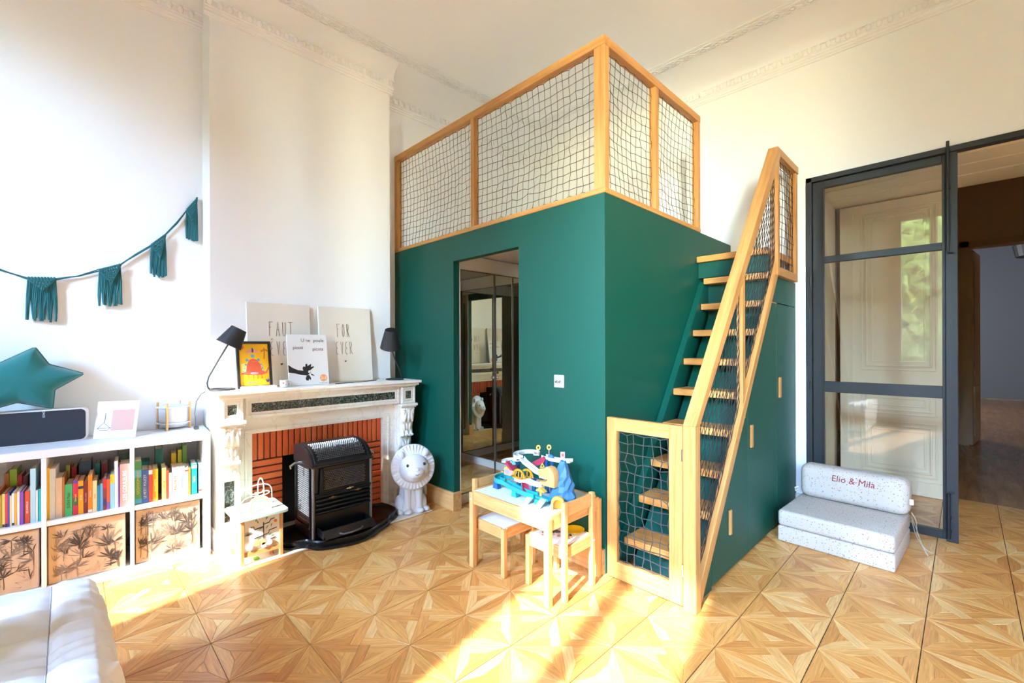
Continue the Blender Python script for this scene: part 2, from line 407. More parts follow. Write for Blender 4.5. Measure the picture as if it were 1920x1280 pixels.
def pq_mesh(name, items):
    vs, fs, uvs, tn = [], [], [], []
    for si, ox, oy, t in items:
        v, f, u = GEO[si]; o = len(vs)
        vs += [(p[0]+ox, p[1]+oy, p[2]) for p in v]; fs += [tuple(i+o for i in q) for q in f]; uvs += [(a+t*7, b+t*3) for a, b in u]; tn += [t]*len(f)
    me = bpy.data.meshes.new(name); me.from_pydata(vs, [], fs)
    at = me.attributes.new('tint', 'FLOAT', 'FACE'); at.data.foreach_set('value', tn)
    ul = me.uv_layers.new(name='grain'); buf = []
    for lp in me.loops: buf += uvs[lp.vertex_index]
    ul.data.foreach_set('uv', buf)
    me.materials.append(MAT['parquet']); return me
def project(x, y, z):
    rr = x*cY+y*sY_; ww = -x*sY_+y*cY
    return (960+841.8*rr/ww, 649.5-841.8*(z-1.33)/ww, ww) if ww > .05 else None
tiles = []
for i in range(-6, 17):
    for j in range(-12, 13):
        ox, oy = TX0+i*TX, TY0+j*TY
        if ox < XR-.3 or ox > XE or oy < YW-.3 or oy > 5.33: continue
        if oy > 3.35 and ox < -1.3 or (oy > YD and ox < -1.2): continue
        tiles.append((ox, oy))
cand = []; rest = []
for ox, oy in tiles:
    for si in range(16):
        cx = ox+sum(p[0] for p in SHAPES[si][0])/len(SHAPES[si][0])*TX; cy = oy+sum(p[1] for p in SHAPES[si][0])/len(SHAPES[si][0])*TY
        pr = project(cx, cy, 0)
        vis = pr and 235 < pr[0] < 1915 and pr[1] < 1278
        (cand if vis else rest).append(((pr[2] if pr else 99), si, ox, oy))
cand.sort(key=lambda t: t[0])
pm = [pq_mesh('plank', [(i, 0, 0, 0)]) for i in range(16)]
for d, si, ox, oy in cand[:300]:
    o = link('plank', pm[si], None, flo); o.location = (ox, oy, 0)
rest += cand[300:]
fld = link('parquet_field', pq_mesh('parquet_field', [(si, ox, oy, R.random()) for d, si, ox, oy in rest]), None, flo, kind='stuff')

# ---- walls
struct('wall_left', MB().box(XR-.12, XR, YW-.12, YD+.1, -.08, ZC+.1), 'wall_white', 'white plaster wall behind the bookcase and the paper garland', 'wall')
struct('wall_chimney_breast', MB().box(XR-.01, XC, .69, 2.05, -.004, 3.80), 'wall_white', 'white chimney breast rising above the marble mantelpiece', 'wall')
OPL, OPR, OPT = -.905, 1.35, 2.672
struct('wall_back', MB().box(XR-.12, OPL, YD, YD+.14, -.08, ZC+.1).box(OPR, XE+.12, YD, YD+.14, -.08, ZC+.1).box(OPL, OPR, YD, YD+.14, OPT, ZC+.1),
       'wall_white', 'white wall holding the dark steel glazed door', 'wall')
struct('wall_right', MB().box(XE, XE+.12, YW-.12, YD+.1, -.08, ZC+.1), 'wall_white', 'plain white wall beside the camera, opposite the bookcase', 'wall')
WIN = [(-2.93, -2.35), (-.829, .044), (1.56, 2.43)]  # last window is added, unseen, to raise the ambient light
WZ0, WZ1 = 1.04, 3.6
mb = MB(); xs = [XR-.12]+[v for a in WIN for v in (a[0]-.07, a[1]+.07)]+[XE+.12]
for i in range(0, len(xs), 2): mb.box(xs[i], xs[i+1], YW-.12, YW, -.08, ZC+.1)
for a, b in WIN:
    mb.box(a-.07, b+.07, YW-.12, YW, -.08, WZ0-.07).box(a-.07, b+.07, YW-.12, YW, WZ1+.07, ZC+.1)
struct('wall_front', mb, 'wall_white', 'white wall of tall casement windows behind the camera', 'wall')
for i, (a, b) in enumerate(WIN):
    c = (a+b)/2
    t = tag(thing('window_%d' % (i+1), '', 'window', (c, YW, 0)), ['tall white casement window nearest the bookcase wall', 'tall white casement window mirrored in the steel glass door', 'added unseen casement window nearest the plain wall, brightening the room'][i], 'window', kind='structure')
    f = MB().box(a-.07, a, YW-.1, YW-.03, WZ0-.07, WZ1+.07).box(b, b+.07, YW-.1, YW-.03, WZ0-.07, WZ1+.07).box(a, b, YW-.1, YW-.03, WZ0-.07, WZ0).box(a, b, YW-.1, YW-.03, WZ1, WZ1+.07)
    f.build('window_frame', 'white_lacquer', t)
    if i: box1('mullion', 'white_lacquer', t, c-.05, c+.05, YW-.1, YW-.02, WZ0, WZ1)
    for x0, x1 in (((a, c-.05), (c+.05, b)) if i else ((a, b),)): box1('pane', 'glass', t, x0, x1, YW-.066, YW-.062, WZ0, WZ1)
    box1('window_sill', 'white_lacquer', t, a-.09, b+.09, YW, YW+.05, WZ0-.1, WZ0-.07)
    ld = bpy.data.lights.new('window_daylight', 'AREA'); ld.shape = 'RECTANGLE'; ld.size = b-a+.1; ld.size_y = WZ1-WZ0+.1
    ld.cycles.is_portal = True
    lo = bpy.data.objects.new('window_daylight', ld); COL.objects.link(lo); lo.location = (c, YW-.2, (WZ0+WZ1)/2); lo.rotation_euler = (math.radians(90), 0, 0)

# ---- ceiling, coves and cornices
FI = .375                                                              # cove reach from the wall
struct('ceiling', MB().box(XR-.12, XE+.12, YW-.12, YD+.14, ZC, ZC+.1), 'ceiling_white', 'white plaster ceiling with relief borders', 'ceiling')
ZB = 3.585
PROF = [(0, ZB), (.010, ZB), (.012, ZB+.014), (.020, ZB+.018), (.020, ZB+.034), (.028, ZB+.038), (.028, ZB+.052), (.036, ZB+.056), (.034, ZB+.066), (.034, ZB+.098), (.046, ZB+.104), (.046, ZB+.112)]
def cove(reach):
    p = list(PROF); z0 = ZB+.112; x0 = .03
    for k in range(13):
        th = math.pi/2*k/12
        p.append((x0+(reach-x0)*(1-math.cos(th)), z0+(ZC-z0)*math.sin(th)))
    p.append((0, ZC)); return p
def sweep(mb, prof, a, b, nrm):
    a, b, nrm = Vector(a), Vector(b), Vector(nrm); n = len(prof)
    A = [a+nrm*o+Vector((0,0,z)) for o, z in prof]; B = [b+nrm*o+Vector((0,0,z)) for o, z in prof]
    mb._a(A+B, [(i, (i+1)%n, (i+1)%n+n, i+n) for i in range(n)]+[tuple(range(n-1,-1,-1)), tuple(range(n, 2*n))])
egg_me = None
def eggs(parent, a, b, nrm, pitch=.0615):
    global egg_me
    a, b, nrm = Vector(a), Vector(b), Vector(nrm); L = (b-a).length; d = (b-a).normalized(); n = int(L/pitch)
    if egg_me is None:
        egg_me = MB().ball((0,0,0), (.017, .017, .024), 10, 8).mesh('egg', smooth=True); egg_me.materials.append(MAT['plaster'])
    for i in range(n):
        p = a+d*(pitch*(i+.5))+nrm*.040+Vector((0,0,ZB+.082))
        o = link('egg', egg_me, None, parent); o.location = p
def trim(name, a, b, nrm, reach, label):
    mb = MB(); sweep(mb, cove(reach), a, b, nrm)
    t = tag(mb.build(name, 'plaster', smooth=True, clean=True), label, 'cornice', kind='structure')
    eggs(t, a, b, nrm); return t
trim('trim_1', (XR, YW, 0), (XR, .69, 0), (1,0,0), FI, 'egg-moulded cornice above the garland wall')
trim('trim_2', (XC, .655, 0), (XC, 2.075, 0), (1,0,0), FI-(XC-XR), 'egg-moulded cornice crowning the chimney breast')
trim('trim_3', (XR, 2.05, 0), (XR, YD, 0), (1,0,0), FI, 'egg-moulded cornice in the corner above the loft bed')
trim('trim_4', (XR, YD, 0), (XE, YD, 0), (0,-1,0), FI, 'egg-moulded cornice above the steel glazed door')
# relief border on the ceiling
def ornament():
    mb = MB(); rr = random.Random(3)
    for s_ in (-1, 1):
        for k in range(5):
            t = k/4; x = -.03+.06*t; y = s_*.022*math.sin(t*math.pi)+s_*.012
            mb.ball((x, y, -.004), (.013, .009, .011), 7, 5, Matrix.Rotation(s_*(.9-1.4*t), 3, 'Z'))
    mb.ball((0,0,-.006), (.014,.012,.014), 8, 6); mb.ball((.045, 0, -.004), (.016, .014, .010), 7, 5)
    mb.v = [(p[0], p[1], p[2]*.55) for p in mb.v]
    me = mb.mesh('leaf_ornament', smooth=True); me.materials.append(MAT['plaster']); return me
orn = ornament()
def border(name, a, b, inward, label):
    a, b, iv = Vector(a), Vector(b), Vector(inward); d = (b-a).normalized(); L = (b-a).length
    mb = MB()
    for o0, o1, h in ((0, .010, .006), (.088, .098, .008), (.108, .116, .005), (.126, .132, .004)):
        p = [a+iv*o0+Vector((0,0,ZC)), a+iv*o1+Vector((0,0,ZC)), a+iv*o1+Vector((0,0,ZC-h)), a+iv*o0+Vector((0,0,ZC-h))]
        mb.prism(p, b-a)
    t = tag(mb.build(name, 'plaster'), label, 'cornice', kind='structure')
    n = int(L/.11)
    ang = math.atan2(d.y, d.x)
    for i in range(n):
        o = link('leaf_ornament', orn, None, t); o.location = a+d*(.11*(i+.5))+iv*.048+Vector((0,0,ZC-.004)); o.rotation_euler = (0,0,ang)
border('trim_5', (XR+FI, YW+.4, 0), (XR+FI, YD-FI, 0), (1,0,0), 'leafy relief border on the ceiling along the fireplace wall')
border('trim_6', (XR+FI, YD-FI, 0), (XE-.1, YD-FI, 0), (0,-1,0), 'leafy relief border on the ceiling along the glazed door wall')

# ---- steel glazed door in the back wall
t = tag(thing('door_1', '', 'door', (-.47, YD, 0)), 'dark steel glazed door leaf beside the speckled foam bench', 'door', kind='structure')
y0, y1 = YD+.005, YD+.055
MB().box(-.90, -.862, y0-.02, y1, 0, 2.668).box(-.90, 1.35, y0-.02, y1, 2.63, 2.668).build('outer_frame', 'steel_frame', t, bevel=.002)
MB().box(-.858, -.785, y0, y1-.01, .012, 2.624).box(-.112, -.095, y0, y1-.01, .012, 2.624).box(-.785, -.112, y0, y1-.01, 2.572, 2.624).box(-.785, -.112, y0, y1-.01, .012, .066).build('leaf_frame', 'steel_frame', t, bevel=.002)
MB().box(-.80, -.785, y0-.006, y0, .066, 2.572).box(-.112, -.100, y0-.006, y0, .066, 2.572).build('glazing_bead', 'steel_black', t)
for z0, z1 in ((.966, 1.05), (1.98, 2.03)):
    MB().box(-.785, -.112, y0-.003, y1-.01, z0, z1).build('crossbar', 'steel_frame', t, bevel=.002)
for z0, z1 in ((.066, .966), (1.05, 1.98), (2.03, 2.572)):
    box1('pane', 'door_glass', t, -.785, -.112, y0+.022, y0+.026, z0, z1)
box1('meeting_stile', 'steel_frame', t, -.095, -.036, y0-.012, y1, .004, 2.628, bevel=.002)
for z0, z1, k in ((1.965, 2.70, 1), (.03, .33, -1)):
    b = MB().tube([(-.083, y0-.03, z0), (-.083, y0-.03, z1)], .0085, 10)
    ze = z0 if k > 0 else z1
    b.tube([(-.083, y0-.03, ze), (-.078, y0-.032, ze-.012*k), (-.055, y0-.034, ze-.016*k)], .006, 8)
    bo = b.build('espagnolette_bolt', 'steel_black', t, smooth=True)
    for zz in ((z0+.42, z1-.06) if k > 0 else (z0+.05, z1-.16)):
        MB().tube([(-.083, y0-.03, zz-.012), (-.083, y0-.03, zz+.012)], .013, 10).box(-.092, -.074, y0-.03, y0-.01, zz-.01, zz+.01).build('bolt_guide', 'steel_black', bo, smooth=True)
for zz in (.28, 1.02, 1.85, 2.25):
    MB().tube([(-.868, y0-.024, zz-.035), (-.868, y0-.024, zz+.035)], .007, 8).build('hinge', 'steel_black', t, smooth=True)
# fixed frame on the far side of the opening
box1('side_frame', 'steel_frame', t, 1.31, 1.35, y0-.02, y1, 0, 2.63)

# ---- passage and panelled door behind it, hall and grey room beyond
HY = 5.35
struct('wall_passage', MB().box(-1.05, -.905, YD+.14, HY+.06, -.08, 2.75).box(1.35, 1.5, YD+.14, HY+.06, -.08, 2.75), 'hall_white', 'cream side of the passage behind the glazed door', 'wall')
sof = struct('ceiling_passage', MB().box(-.905, 1.35, YD+.14, HY+.06, 2.672, 2.76), 'hall_white', 'cream boarded ceiling of the passage behind the glazed door', 'ceiling')
for ya, yb in ((4.42, 4.66), (4.69, 4.95), (4.98, 5.26)): box1('panel', 'hall_white', sof, -.86, 1.3, ya, yb, 2.655, 2.672, bevel=.004)
t = tag(thing('door_2', '', 'door', (-.45, HY, 0)), 'cream panelled old door closed behind the steel glazed leaf', 'door', kind='structure')
box1('door_leaf', 'hall_white', t, -.86, -.045, HY, HY+.05, .004, 2.655)
for z0, z1 in ((1.10, 2.57), (.70, .93), (.16, .64)):
    for k, (g, hh) in enumerate(((0, .012), (.035, .02), (.075, .006))):
        m = MB()
        a0, a1, b0, b1 = -.70+g, -.17-g, z0+g, z1-g
        s_ = .014
        m.box(a0, a1, HY-hh, HY, b0, b0+s_).box(a0, a1, HY-hh, HY, b1-s_, b1).box(a0, a0+s_, HY-hh, HY, b0+s_, b1-s_).box(a1-s_, a1, HY-hh, HY, b0+s_, b1-s_)
        m.build('panel_moulding', 'hall_white', t, bevel=.003)
box1('meeting_strip', 'hall_white', t, -.775, -.755, HY-.012, HY, .02, 2.64)
box1('kick_board', 'hall_white', t, -.86, -.045, HY-.02, HY, .004, .13, bevel=.004)
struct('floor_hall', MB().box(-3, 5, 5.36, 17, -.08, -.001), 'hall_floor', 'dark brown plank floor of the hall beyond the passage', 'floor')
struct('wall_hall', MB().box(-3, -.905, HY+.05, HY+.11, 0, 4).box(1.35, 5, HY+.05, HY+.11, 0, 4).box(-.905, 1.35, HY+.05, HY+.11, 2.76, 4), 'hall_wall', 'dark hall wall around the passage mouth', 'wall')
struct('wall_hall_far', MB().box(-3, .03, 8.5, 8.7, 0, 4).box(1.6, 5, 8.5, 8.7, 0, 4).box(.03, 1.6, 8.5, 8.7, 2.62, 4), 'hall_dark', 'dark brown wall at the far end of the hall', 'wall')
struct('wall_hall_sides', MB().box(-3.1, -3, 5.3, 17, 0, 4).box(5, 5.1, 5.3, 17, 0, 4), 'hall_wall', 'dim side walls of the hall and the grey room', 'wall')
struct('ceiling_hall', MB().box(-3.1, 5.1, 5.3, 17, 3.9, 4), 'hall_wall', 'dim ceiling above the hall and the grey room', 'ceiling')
gw = struct('wall_grey_room', MB().box(-3, 5, 16.4, 16.55, 0, 4), 'grey_room', 'grey wall at the end of the far room', 'wall')
box1('skirting', 'grey_room', gw, -3, 5, 16.36, 16.4, 0, .42)
t = tag(thing('door_3', '', 'door', (.03, 8.5, 0)), 'brown panelled door leaf standing open between hall and grey room', 'door', kind='structure')
MB().box(-.05, .03, 8.46, 8.5, 0, 2.70).box(-.05, 1.68, 8.46, 8.5, 2.62, 2.70).build('door_casing', 'hall_wall', t)
a = math.radians(83)
dv = Vector((math.cos(a), math.sin(a), 0))*.66; dn = Vector((-dv.y, dv.x, 0)).normalized()
c0 = Vector((.045, 8.5, 1.3))
MB().obox(c0+dv/2, dv/2, dn*.02, (0,0,1.29)).build('door_leaf', 'hall_wall', t)
for z0, z1 in ((1.25, 2.45), (.92, 1.1), (.12, .78)):
    MB().obox(c0+dv/2+Vector((0,0,(z0+z1)/2-1.3))-dn*.024, dv*.36, dn*.006, (0,0,(z1-z0)/2)).build('door_panel', 'hall_wall', t, bevel=.005)
ch = thing('chandelier', 'black basket ceiling lamp hanging in the far grey room', 'ceiling lamp', (.95, 12.5, 3.9))
MB().lathe([(.30, -.95), (.34, -.75), (.34, -.74)], n=24).build('basket', 'chandelier_black', ch, local=True)
for k in range(10):
    an = 2*math.pi*k/10
    MB().tube([(.33*math.cos(an), .33*math.sin(an), -.75), (0, 0, -.02)], .006, 5).build('wire', 'chandelier_black', ch, local=True)
ld = bpy.data.lights.new('grey_room_window', 'AREA'); ld.shape = 'RECTANGLE'; ld.size = 2; ld.size_y = 2.2; ld.energy = 40; ld.color = (.82, .9, 1)
lo = bpy.data.objects.new('grey_room_window', ld); COL.objects.link(lo); lo.location = (-2.9, 12.5, 1.9); lo.rotation_euler = (0, math.radians(-90), 0)
struct('baseboard_back', MB().box(-.99, -.905, YD-.018, YD, 0, .13), 'hearth_white', 'short pale skirting between the green cupboards and the glazed door', 'baseboard')

# ---- trees outside: one mirrored in the glass, others added to block low sky
def tree(c, rx, ry, rz, n, label, seed):
    rr = random.Random(seed); t = thing('tree', label, 'tree', (c[0], c[1], -6), group='trees outside the windows')
    MB().tube([(c[0], c[1], -6), (c[0]+.1, c[1], -2), (c[0], c[1], c[2]-.3*rz), (c[0]+.2, c[1]+.1, c[2]+.5*rz)], [.22, .18, .1, .03], 8).build('trunk', 'bark', t, smooth=True)
    m = MB()
    for _ in range(n):
        while True:
            p = Vector((rr.uniform(-1,1), rr.uniform(-1,1), rr.uniform(-1,1)))
            if .35 < p.length < 1: break
        p = Vector((c[0]+p.x*rx, c[1]+p.y*ry, c[2]+p.z*rz))
        d = Vector((rr.gauss(0,1), rr.gauss(0,1), rr.gauss(0,1))).normalized(); e = d.orthogonal().normalized(); L = rr.uniform(.2, .36)
        m.poly([p-d*L, p+e*L*.4, p+d*L, p-e*L*.4])
    m.build('foliage', 'foliage', t, kind='stuff')
for c_, r_, n_, lab, sd2 in (((-1.7, -9.6, 2.0), (2.3, 1.5, 3.7), 5200, 'leafy yellow-green tree mirrored in the glass pane of the steel door', 4),
                       ((3.2, -9.8, 1.8), (2.4, 1.5, 3.8), 5000, 'added broad tree blocking low sky outside the window nearest the plain wall', 5),
                       ((-7.0, -9.6, 1.9), (2.4, 1.5, 3.6), 5000, 'added broad tree blocking low sky outside the window nearest the bookcase wall', 6),
                       ((.8, -12.8, 2.0), (2.2, 1.2, 4.2), 4200, 'added farther tree blocking low sky between two window trees', 7),
                       ((-4.1, -12.8, 2.0), (2.2, 1.2, 4.2), 4200, 'added farther tree blocking low sky behind the yellow-green tree', 8)):
    tree(c_, *r_, n_, lab, sd2)

# ================================================================== LOFT CABIN
def net(mb, p00, p10, p11, p01, nu, nv, r, jit, seed, sag=0., normal=(0,0,0)):
    rr = random.Random(seed); p00, p10, p11, p01 = map(Vector, (p00, p10, p11, p01)); nr = Vector(normal)
    G = []
    for j in range(nv+1):
        row = []
        for i in range(nu+1):
            u, v = i/nu, j/nv
            p = p00*(1-u)*(1-v)+p10*u*(1-v)+p11*u*v+p01*(1-u)*v
            e = min(1, 4*min(u, 1-u, v, 1-v)+.35)
            du = (p10-p00).normalized(); dv = (p01-p00).normalized()
            p = p+du*rr.gauss(0, jit)*e+dv*rr.gauss(0, jit)*e+nr*(sag*math.sin(math.pi*u)*math.sin(math.pi*v)+rr.gauss(0, jit*.5))
            if j in (0, nv) and i % 2: p += dv*(.012 if j == 0 else -.012)
            if i in (0, nu) and j % 2: p += du*(.010 if i == 0 else -.010)
            row.append(p)
        G.append(row)
    for row in G: mb.tube(row, r, 4)
    for i in range(nu+1): mb.tube([G[j][i] for j in range(nv+1)], r, 4)
    return mb
GZ = 2.23
lf = thing('loft_cabin', 'dark green loft cabin with an oak and net balustrade beside the fireplace', 'loft', (XB, YF, 0))
T = .06
DL, DR, DT = -2.931, -2.187, 2.025
MB().box(XR, DL, YF, YF+T, .0, GZ).box(DR, XB, YF, YF+T, 0, GZ).box(DL, DR, YF, YF+T, DT, GZ).build('front_wall', 'green_paint', lf)
MB().box(XB-T, XB, YF+T, YD, 0, GZ).build('side_wall', 'green_paint', lf)
MB().box(XR, XB-T, YF+T, YD, 2.12, GZ-.005).build('deck', 'plaster', lf)
MB().box(XR, DL-.0, YF-.022, YF, 0, .145).box(DL-.0, DL+.018, YF-.022, YF+T+.005, 0, .145).build('baseboard', 'skirt_oak', lf, bevel=.002)
MB().box(DR-.018, DR, YF-.022, YF+T+.005, 0, .145).box(DR, XB-.004, YF-.022, YF, 0, .145).build('baseboard', 'skirt_oak', lf, bevel=.002)
# inner face of the front wall
MB().box(XR, DL-.003, YF+T, YF+T+.012, 0, 2.12).box(DR+.003, XB-T, YF+T, YF+T+.012, 0, 2.12).build('lining', 'plaster', lf)
# balustrade
RB0, RB1, RT0, RT1, PW = GZ, GZ+.032, 3.098, 3.152, .05
XL0 = XR+.005
box1('bottom_rail', 'oak_x', lf, XL0, XB+.006, YF-.006, YF+PW, RB0, RB1, bevel=.003)
box1('bottom_rail', 'oak_y', lf, XB-PW, XB+.006, YF+PW, 3.575, RB0, RB1, bevel=.003)
box1('top_rail', 'oak_x', lf, XL0, XB+.006, YF-.006, YF+PW, RT0, RT1, bevel=.003)
box1('top_rail', 'oak_y', lf, XB-PW, XB+.006, YF+PW, 3.575, RT0, RT1, bevel=.003)
for x0, x1 in ((XL0, XL0+.045), (-2.705, -2.665), (XB-.072, XB+.004)):
    box1('post', 'oak_z', lf, x0, x1, YF-.003, YF+PW-.003, RB1, RT0, bevel=.002)
for ya, yb in ((2.845, 2.89), (3.53, 3.575)):
    box1('post', 'oak_z', lf, XB-PW+.003, XB+.003, ya, yb, RB1, RT0, bevel=.002)
for i, (x0, x1) in enumerate(((XL0+.05, -2.71), (-2.66, XB-.076))):
    n = round((x1-x0)/.052)
    net(MB(), (x0, YF+.03, RB1+.005), (x1, YF+.03, RB1+.005), (x1, YF+.03, RT0-.005), (x0, YF+.03, RT0-.005), n, 15, .0019, .004, 10+i, .03, (0,1,0)).build('net', 'rope', lf)
for i, (ya, yb) in enumerate(((YF+PW+.005, 2.84), (2.895, 3.525))):
    n = round((yb-ya)/.055)
    net(MB(), (XB-.028, ya, RB1+.005), (XB-.028, yb, RB1+.005), (XB-.028, yb, RT0-.005), (XB-.028, ya, RT0-.005), n, 15, .0019, .004, 20+i, .03, (-1,0,0)).build('net', 'rope', lf)

# ---- mirrored wardrobes inside the cabin
def wardrobe(label, org, along, inn, edges, depth):
    org, al, iv = Vector(org), Vector(along), Vector(inn)
    t = thing('mirrored_wardrobe', label, 'wardrobe', org)
    L0, L1 = edges[0], edges[-1]
    def bx(m, a0, a1, d0, d1, z0, z1):
        p, q = org+al*a0+iv*d0, org+al*a1+iv*d1
        return m.box(p.x, q.x, p.y, q.y, z0, z1)
    bx(MB(), L0, L1, -depth, -.004, .08, 2.11).build('carcass', 'plaster', t)
    bx(MB(), L0, L1, -depth, .0, .0, .078).build('plinth', 'plaster', t)
    bx(MB(), L0, L1, -.004, .002, 1.988, 2.11).build('header', 'plaster', t)
    for i in range(len(edges)-1):
        a, b = edges[i]+.002, edges[i+1]-.002
        d = bx(MB(), a+.006, b-.006, -.003, .001, .09, 1.978).build('mirror_door', 'mirror', t)
        m = MB(); bx(m, a, a+.007, -.003, .004, .084, 1.984); bx(m, b-.007, b, -.003, .004, .084, 1.984); bx(m, a, b, -.003, .004, .084, .091); bx(m, a, b, -.003, .004, 1.977, 1.984)
        m.build('door_frame', 'mirror_frame', d)
        ka = b-.02 if i % 2 == 0 else a+.02
        p = org+al*ka+iv*.012+Vector((0,0,1.05))
        MB().ball(p, (.012, .012, .016), 10, 6).build('knob', 'chrome', d, smooth=True)
YI = YF+T+.014
wardrobe('mirror-fronted wardrobe on the fireplace side of the cabin doorway', (-3.0, YI, 0), (0,1,0), (1,0,0), [0, .44, .67, .99], .5)
wardrobe('mirror-fronted wardrobe behind the light switch wall of the cabin', (-1.82, YI, 0), (0,1,0), (-1,0,0), [0, .5, .99], .25)
wardrobe('mirror-fronted wardrobe across the back of the cabin', (-3.0, YI+.995, 0), (1,0,0), (0,-1,0), [.004, .59, 1.176], .5)

# ---- switch and socket
t = thing('light_switch', 'square double light switch on the green cabin wall', 'switch', (-1.824, YF, 1.108))
box1('plate', 'brown_plaque', t, -1.865, -1.783, YF-.009, YF, 1.067, 1.149, bevel=.004, seg=2)
for dx in (-.014, .014):
    MB().tube([(-1.824+dx, YF-.009, 1.112), (-1.824+dx, YF-.024, 1.104)], [.004, .0055], 8).build('toggle', 'chrome', t, smooth=True)
t = thing('wall_socket', 'white wall socket with a plug behind the lion lamp', 'socket', (-3.33, YF-.022, .1))
sp = box1('plate', 'outlet_white', t, -3.372, -3.288, YF-.036, YF-.022, .052, .136, bevel=.003)
MB().lathe([(.03, 0), (.03, .004)], (-3.33, YF-.036, .094), 20, Matrix.Rotation(H90, 3, 'X')).build('socket_ring', 'outlet_white', sp)
MB().lathe([(.022, 0), (.024, .03), (.016, .05)], (-3.335, YF-.037, .092), 16, Matrix.Rotation(H90, 3, 'X')).build('plug', 'outlet_white', t, smooth=True)

# ================================================================== STAIRCASE
XS0, XS1 = -1.478, -.975
st = thing('loft_staircase', 'steep staircase with oak treads and green cupboards leading up to the loft', 'staircase', (-1.2, 2.3, 0))
LY = lambda z: 2.255+(z-.0)/1.345                                   # outer oak string, lower edge
TR = [(2.349, .197), (2.519, .408), (2.672, .604), (2.834, .821), (2.992, 1.037), (3.156, 1.241), (3.314, 1.447), (3.460, 1.652), (3.512, 1.853)]
for i, (yy, zz) in enumerate(TR):
    d = .20 if i < 7 else .26
    box1('tread', 'tread_oak', st, -1.432, XS1-.004, yy, yy+d, zz-.045, zz, bevel=.004, seg=2)
box1('landing', 'tread_oak', st, -1.478, XS1-.004, 3.495, YD-.002, 1.98, 2.026, bevel=.004, seg=2)
box1('riser', 'green_paint', st, -1.478, XS1-.006, 3.53, 3.55, 1.86, 1.98)
# green inner string along the cabin wall
MB().prism([(-1.478, 2.262, 0), (-1.478, 2.40, 0), (-1.478, 3.62, 1.66), (-1.478, 3.62, 1.83), (-1.478, 3.545, 1.83)], (.044, 0, 0)).build('inner_string', 'green_paint', st)
# sloping green back board below the treads
MB().prism([(-1.432, 2.455, 0), (-1.432, 2.475, 0), (-1.432, 3.62, 1.55), (-1.432, 3.60, 1.55)], (-1.432*-1+XS1-.006, 0, 0)).build('back_board', 'green_paint', st)
MB().box(-1.432, XS1-.006, 3.60, 3.62, 1.55, 1.81).build('back_board', 'green_paint', st)
# cupboard side
SX = -.978
def sidepan(name, pts, mat='green_paint', x0=SX-.018, th=.018, bevel=.0015):
    return MB().prism([(x0, y, z) for y, z in pts], (th, 0, 0)).build(name, mat, st, bevel=bevel)
S = lambda y: (y-2.255)*1.345                                         # height of the string's lower edge above y
MB().prism([(SX-.03, 2.30, .0), (SX-.03, YD-.002, 0), (SX-.03, YD-.002, 1.83), (SX-.03, 3.62, 1.83)], (.011, 0, 0)).build('carcass', 'green_paint', st)
c1 = sidepan('cupboard_door', [(2.50, .015), (3.076, .015), (3.076, S(3.076)-.13), (2.50, S(2.50)-.12)])
c2 = sidepan('cupboard_door', [(3.083, .015), (3.694, .015), (3.694, 1.64), (3.56, 1.64), (3.083, S(3.083)-.12)])
c3 = sidepan('cupboard_door', [(3.70, .015), (4.19, .015), (4.19, 1.64), (3.70, 1.64)])
sidepan('side_strip', [(2.30, .0), (2.494, .0), (2.494, S(2.494)-.12), (3.08, S(3.08)-.12), (3.555, 1.646), (4.19, 1.646), (4.19, 1.838), (3.622, 1.838)], bevel=0)
sidepan('side_strip', [(4.194, 0), (YD-.002, 0), (YD-.002, 1.838), (4.194, 1.838)], bevel=0)
for c, (ya, yb, z0, z1) in zip((c1, c2, c3), ((2.742, 2.772, .225, .37), (3.118, 3.152, .675, .82), (3.745, 3.785, .945, 1.095))):
    box1('handle', 'oak_z', c, SX, SX+.012, ya, yb, z0, z1, bevel=.002)
# oak string, posts, handrail
XO0, XO1 = -.985, -.945
MB().prism([(XO0, 2.257, 0), (XO0, 2.268, 0), (XO0, 3.628, 1.838), (XO0, 3.56, 1.838), (XO0, 2.257, .098)], (XO1-XO0, 0, 0)).build('outer_string', 'oak_slope', st, bevel=.003)
box1('newel_post', 'oak_z', st, -1.003, -.938, 2.197, 2.256, 0, .93, bevel=.003)
RT = lambda y: .935+(y-2.20)*1.298
hr = MB().prism([(-1.003, 2.197, .93), (-1.003, 2.256, .93), (-1.003, 3.665, 2.69), (-1.003, 3.665, 2.755), (-1.003, 3.606, 2.755)], (.065, 0, 0))
hr.build('handrail', 'oak_slope', st, bevel=.003)
for p, q in (((-1.006, -.935), (2.215, .985)),):
    for k in range(2): MB().ball((-.97+.02*k-.01, 2.225+.02*k, RT(2.225+.02*k)+.003), (.006, .006, .002), 8, 4).build('plug', 'oak_z', st)
box1('top_rail', 'oak_y', st, -1.003, -.938, 3.665, 4.16, 2.70, 2.755, bevel=.003)
box1('post', 'oak_z', st, -.995, -.945, 3.618, 3.666, 1.838, 2.70, bevel=.003)
box1('post', 'oak_z', st, -.995, -.945, 4.112, 4.16, 1.90, 2.70, bevel=.003)
box1('bottom_rail', 'oak_y', st, -.995, -.945, 3.666, 4.16, 1.838, 1.90, bevel=.003)
MB().box(-.985, -.948, 2.90, 2.945, S(2.90)+.02, RT(2.92)-.03).build('post', 'oak_z', st, bevel=.002)
XN = -.966
def slope_net(ya, yb, nu, seed, b0=.115):
    net(MB(), (XN, ya, S(ya)+b0), (XN, yb, S(yb)+b0), (XN, yb, RT(yb)-.075), (XN, ya, RT(ya)-.075), nu, 15, .0021, .003, seed, .012, (1,0,0)).build('net', 'rope', st)
slope_net(2.275, 2.895, 13, 31); slope_net(2.95, 3.61, 13, 32)
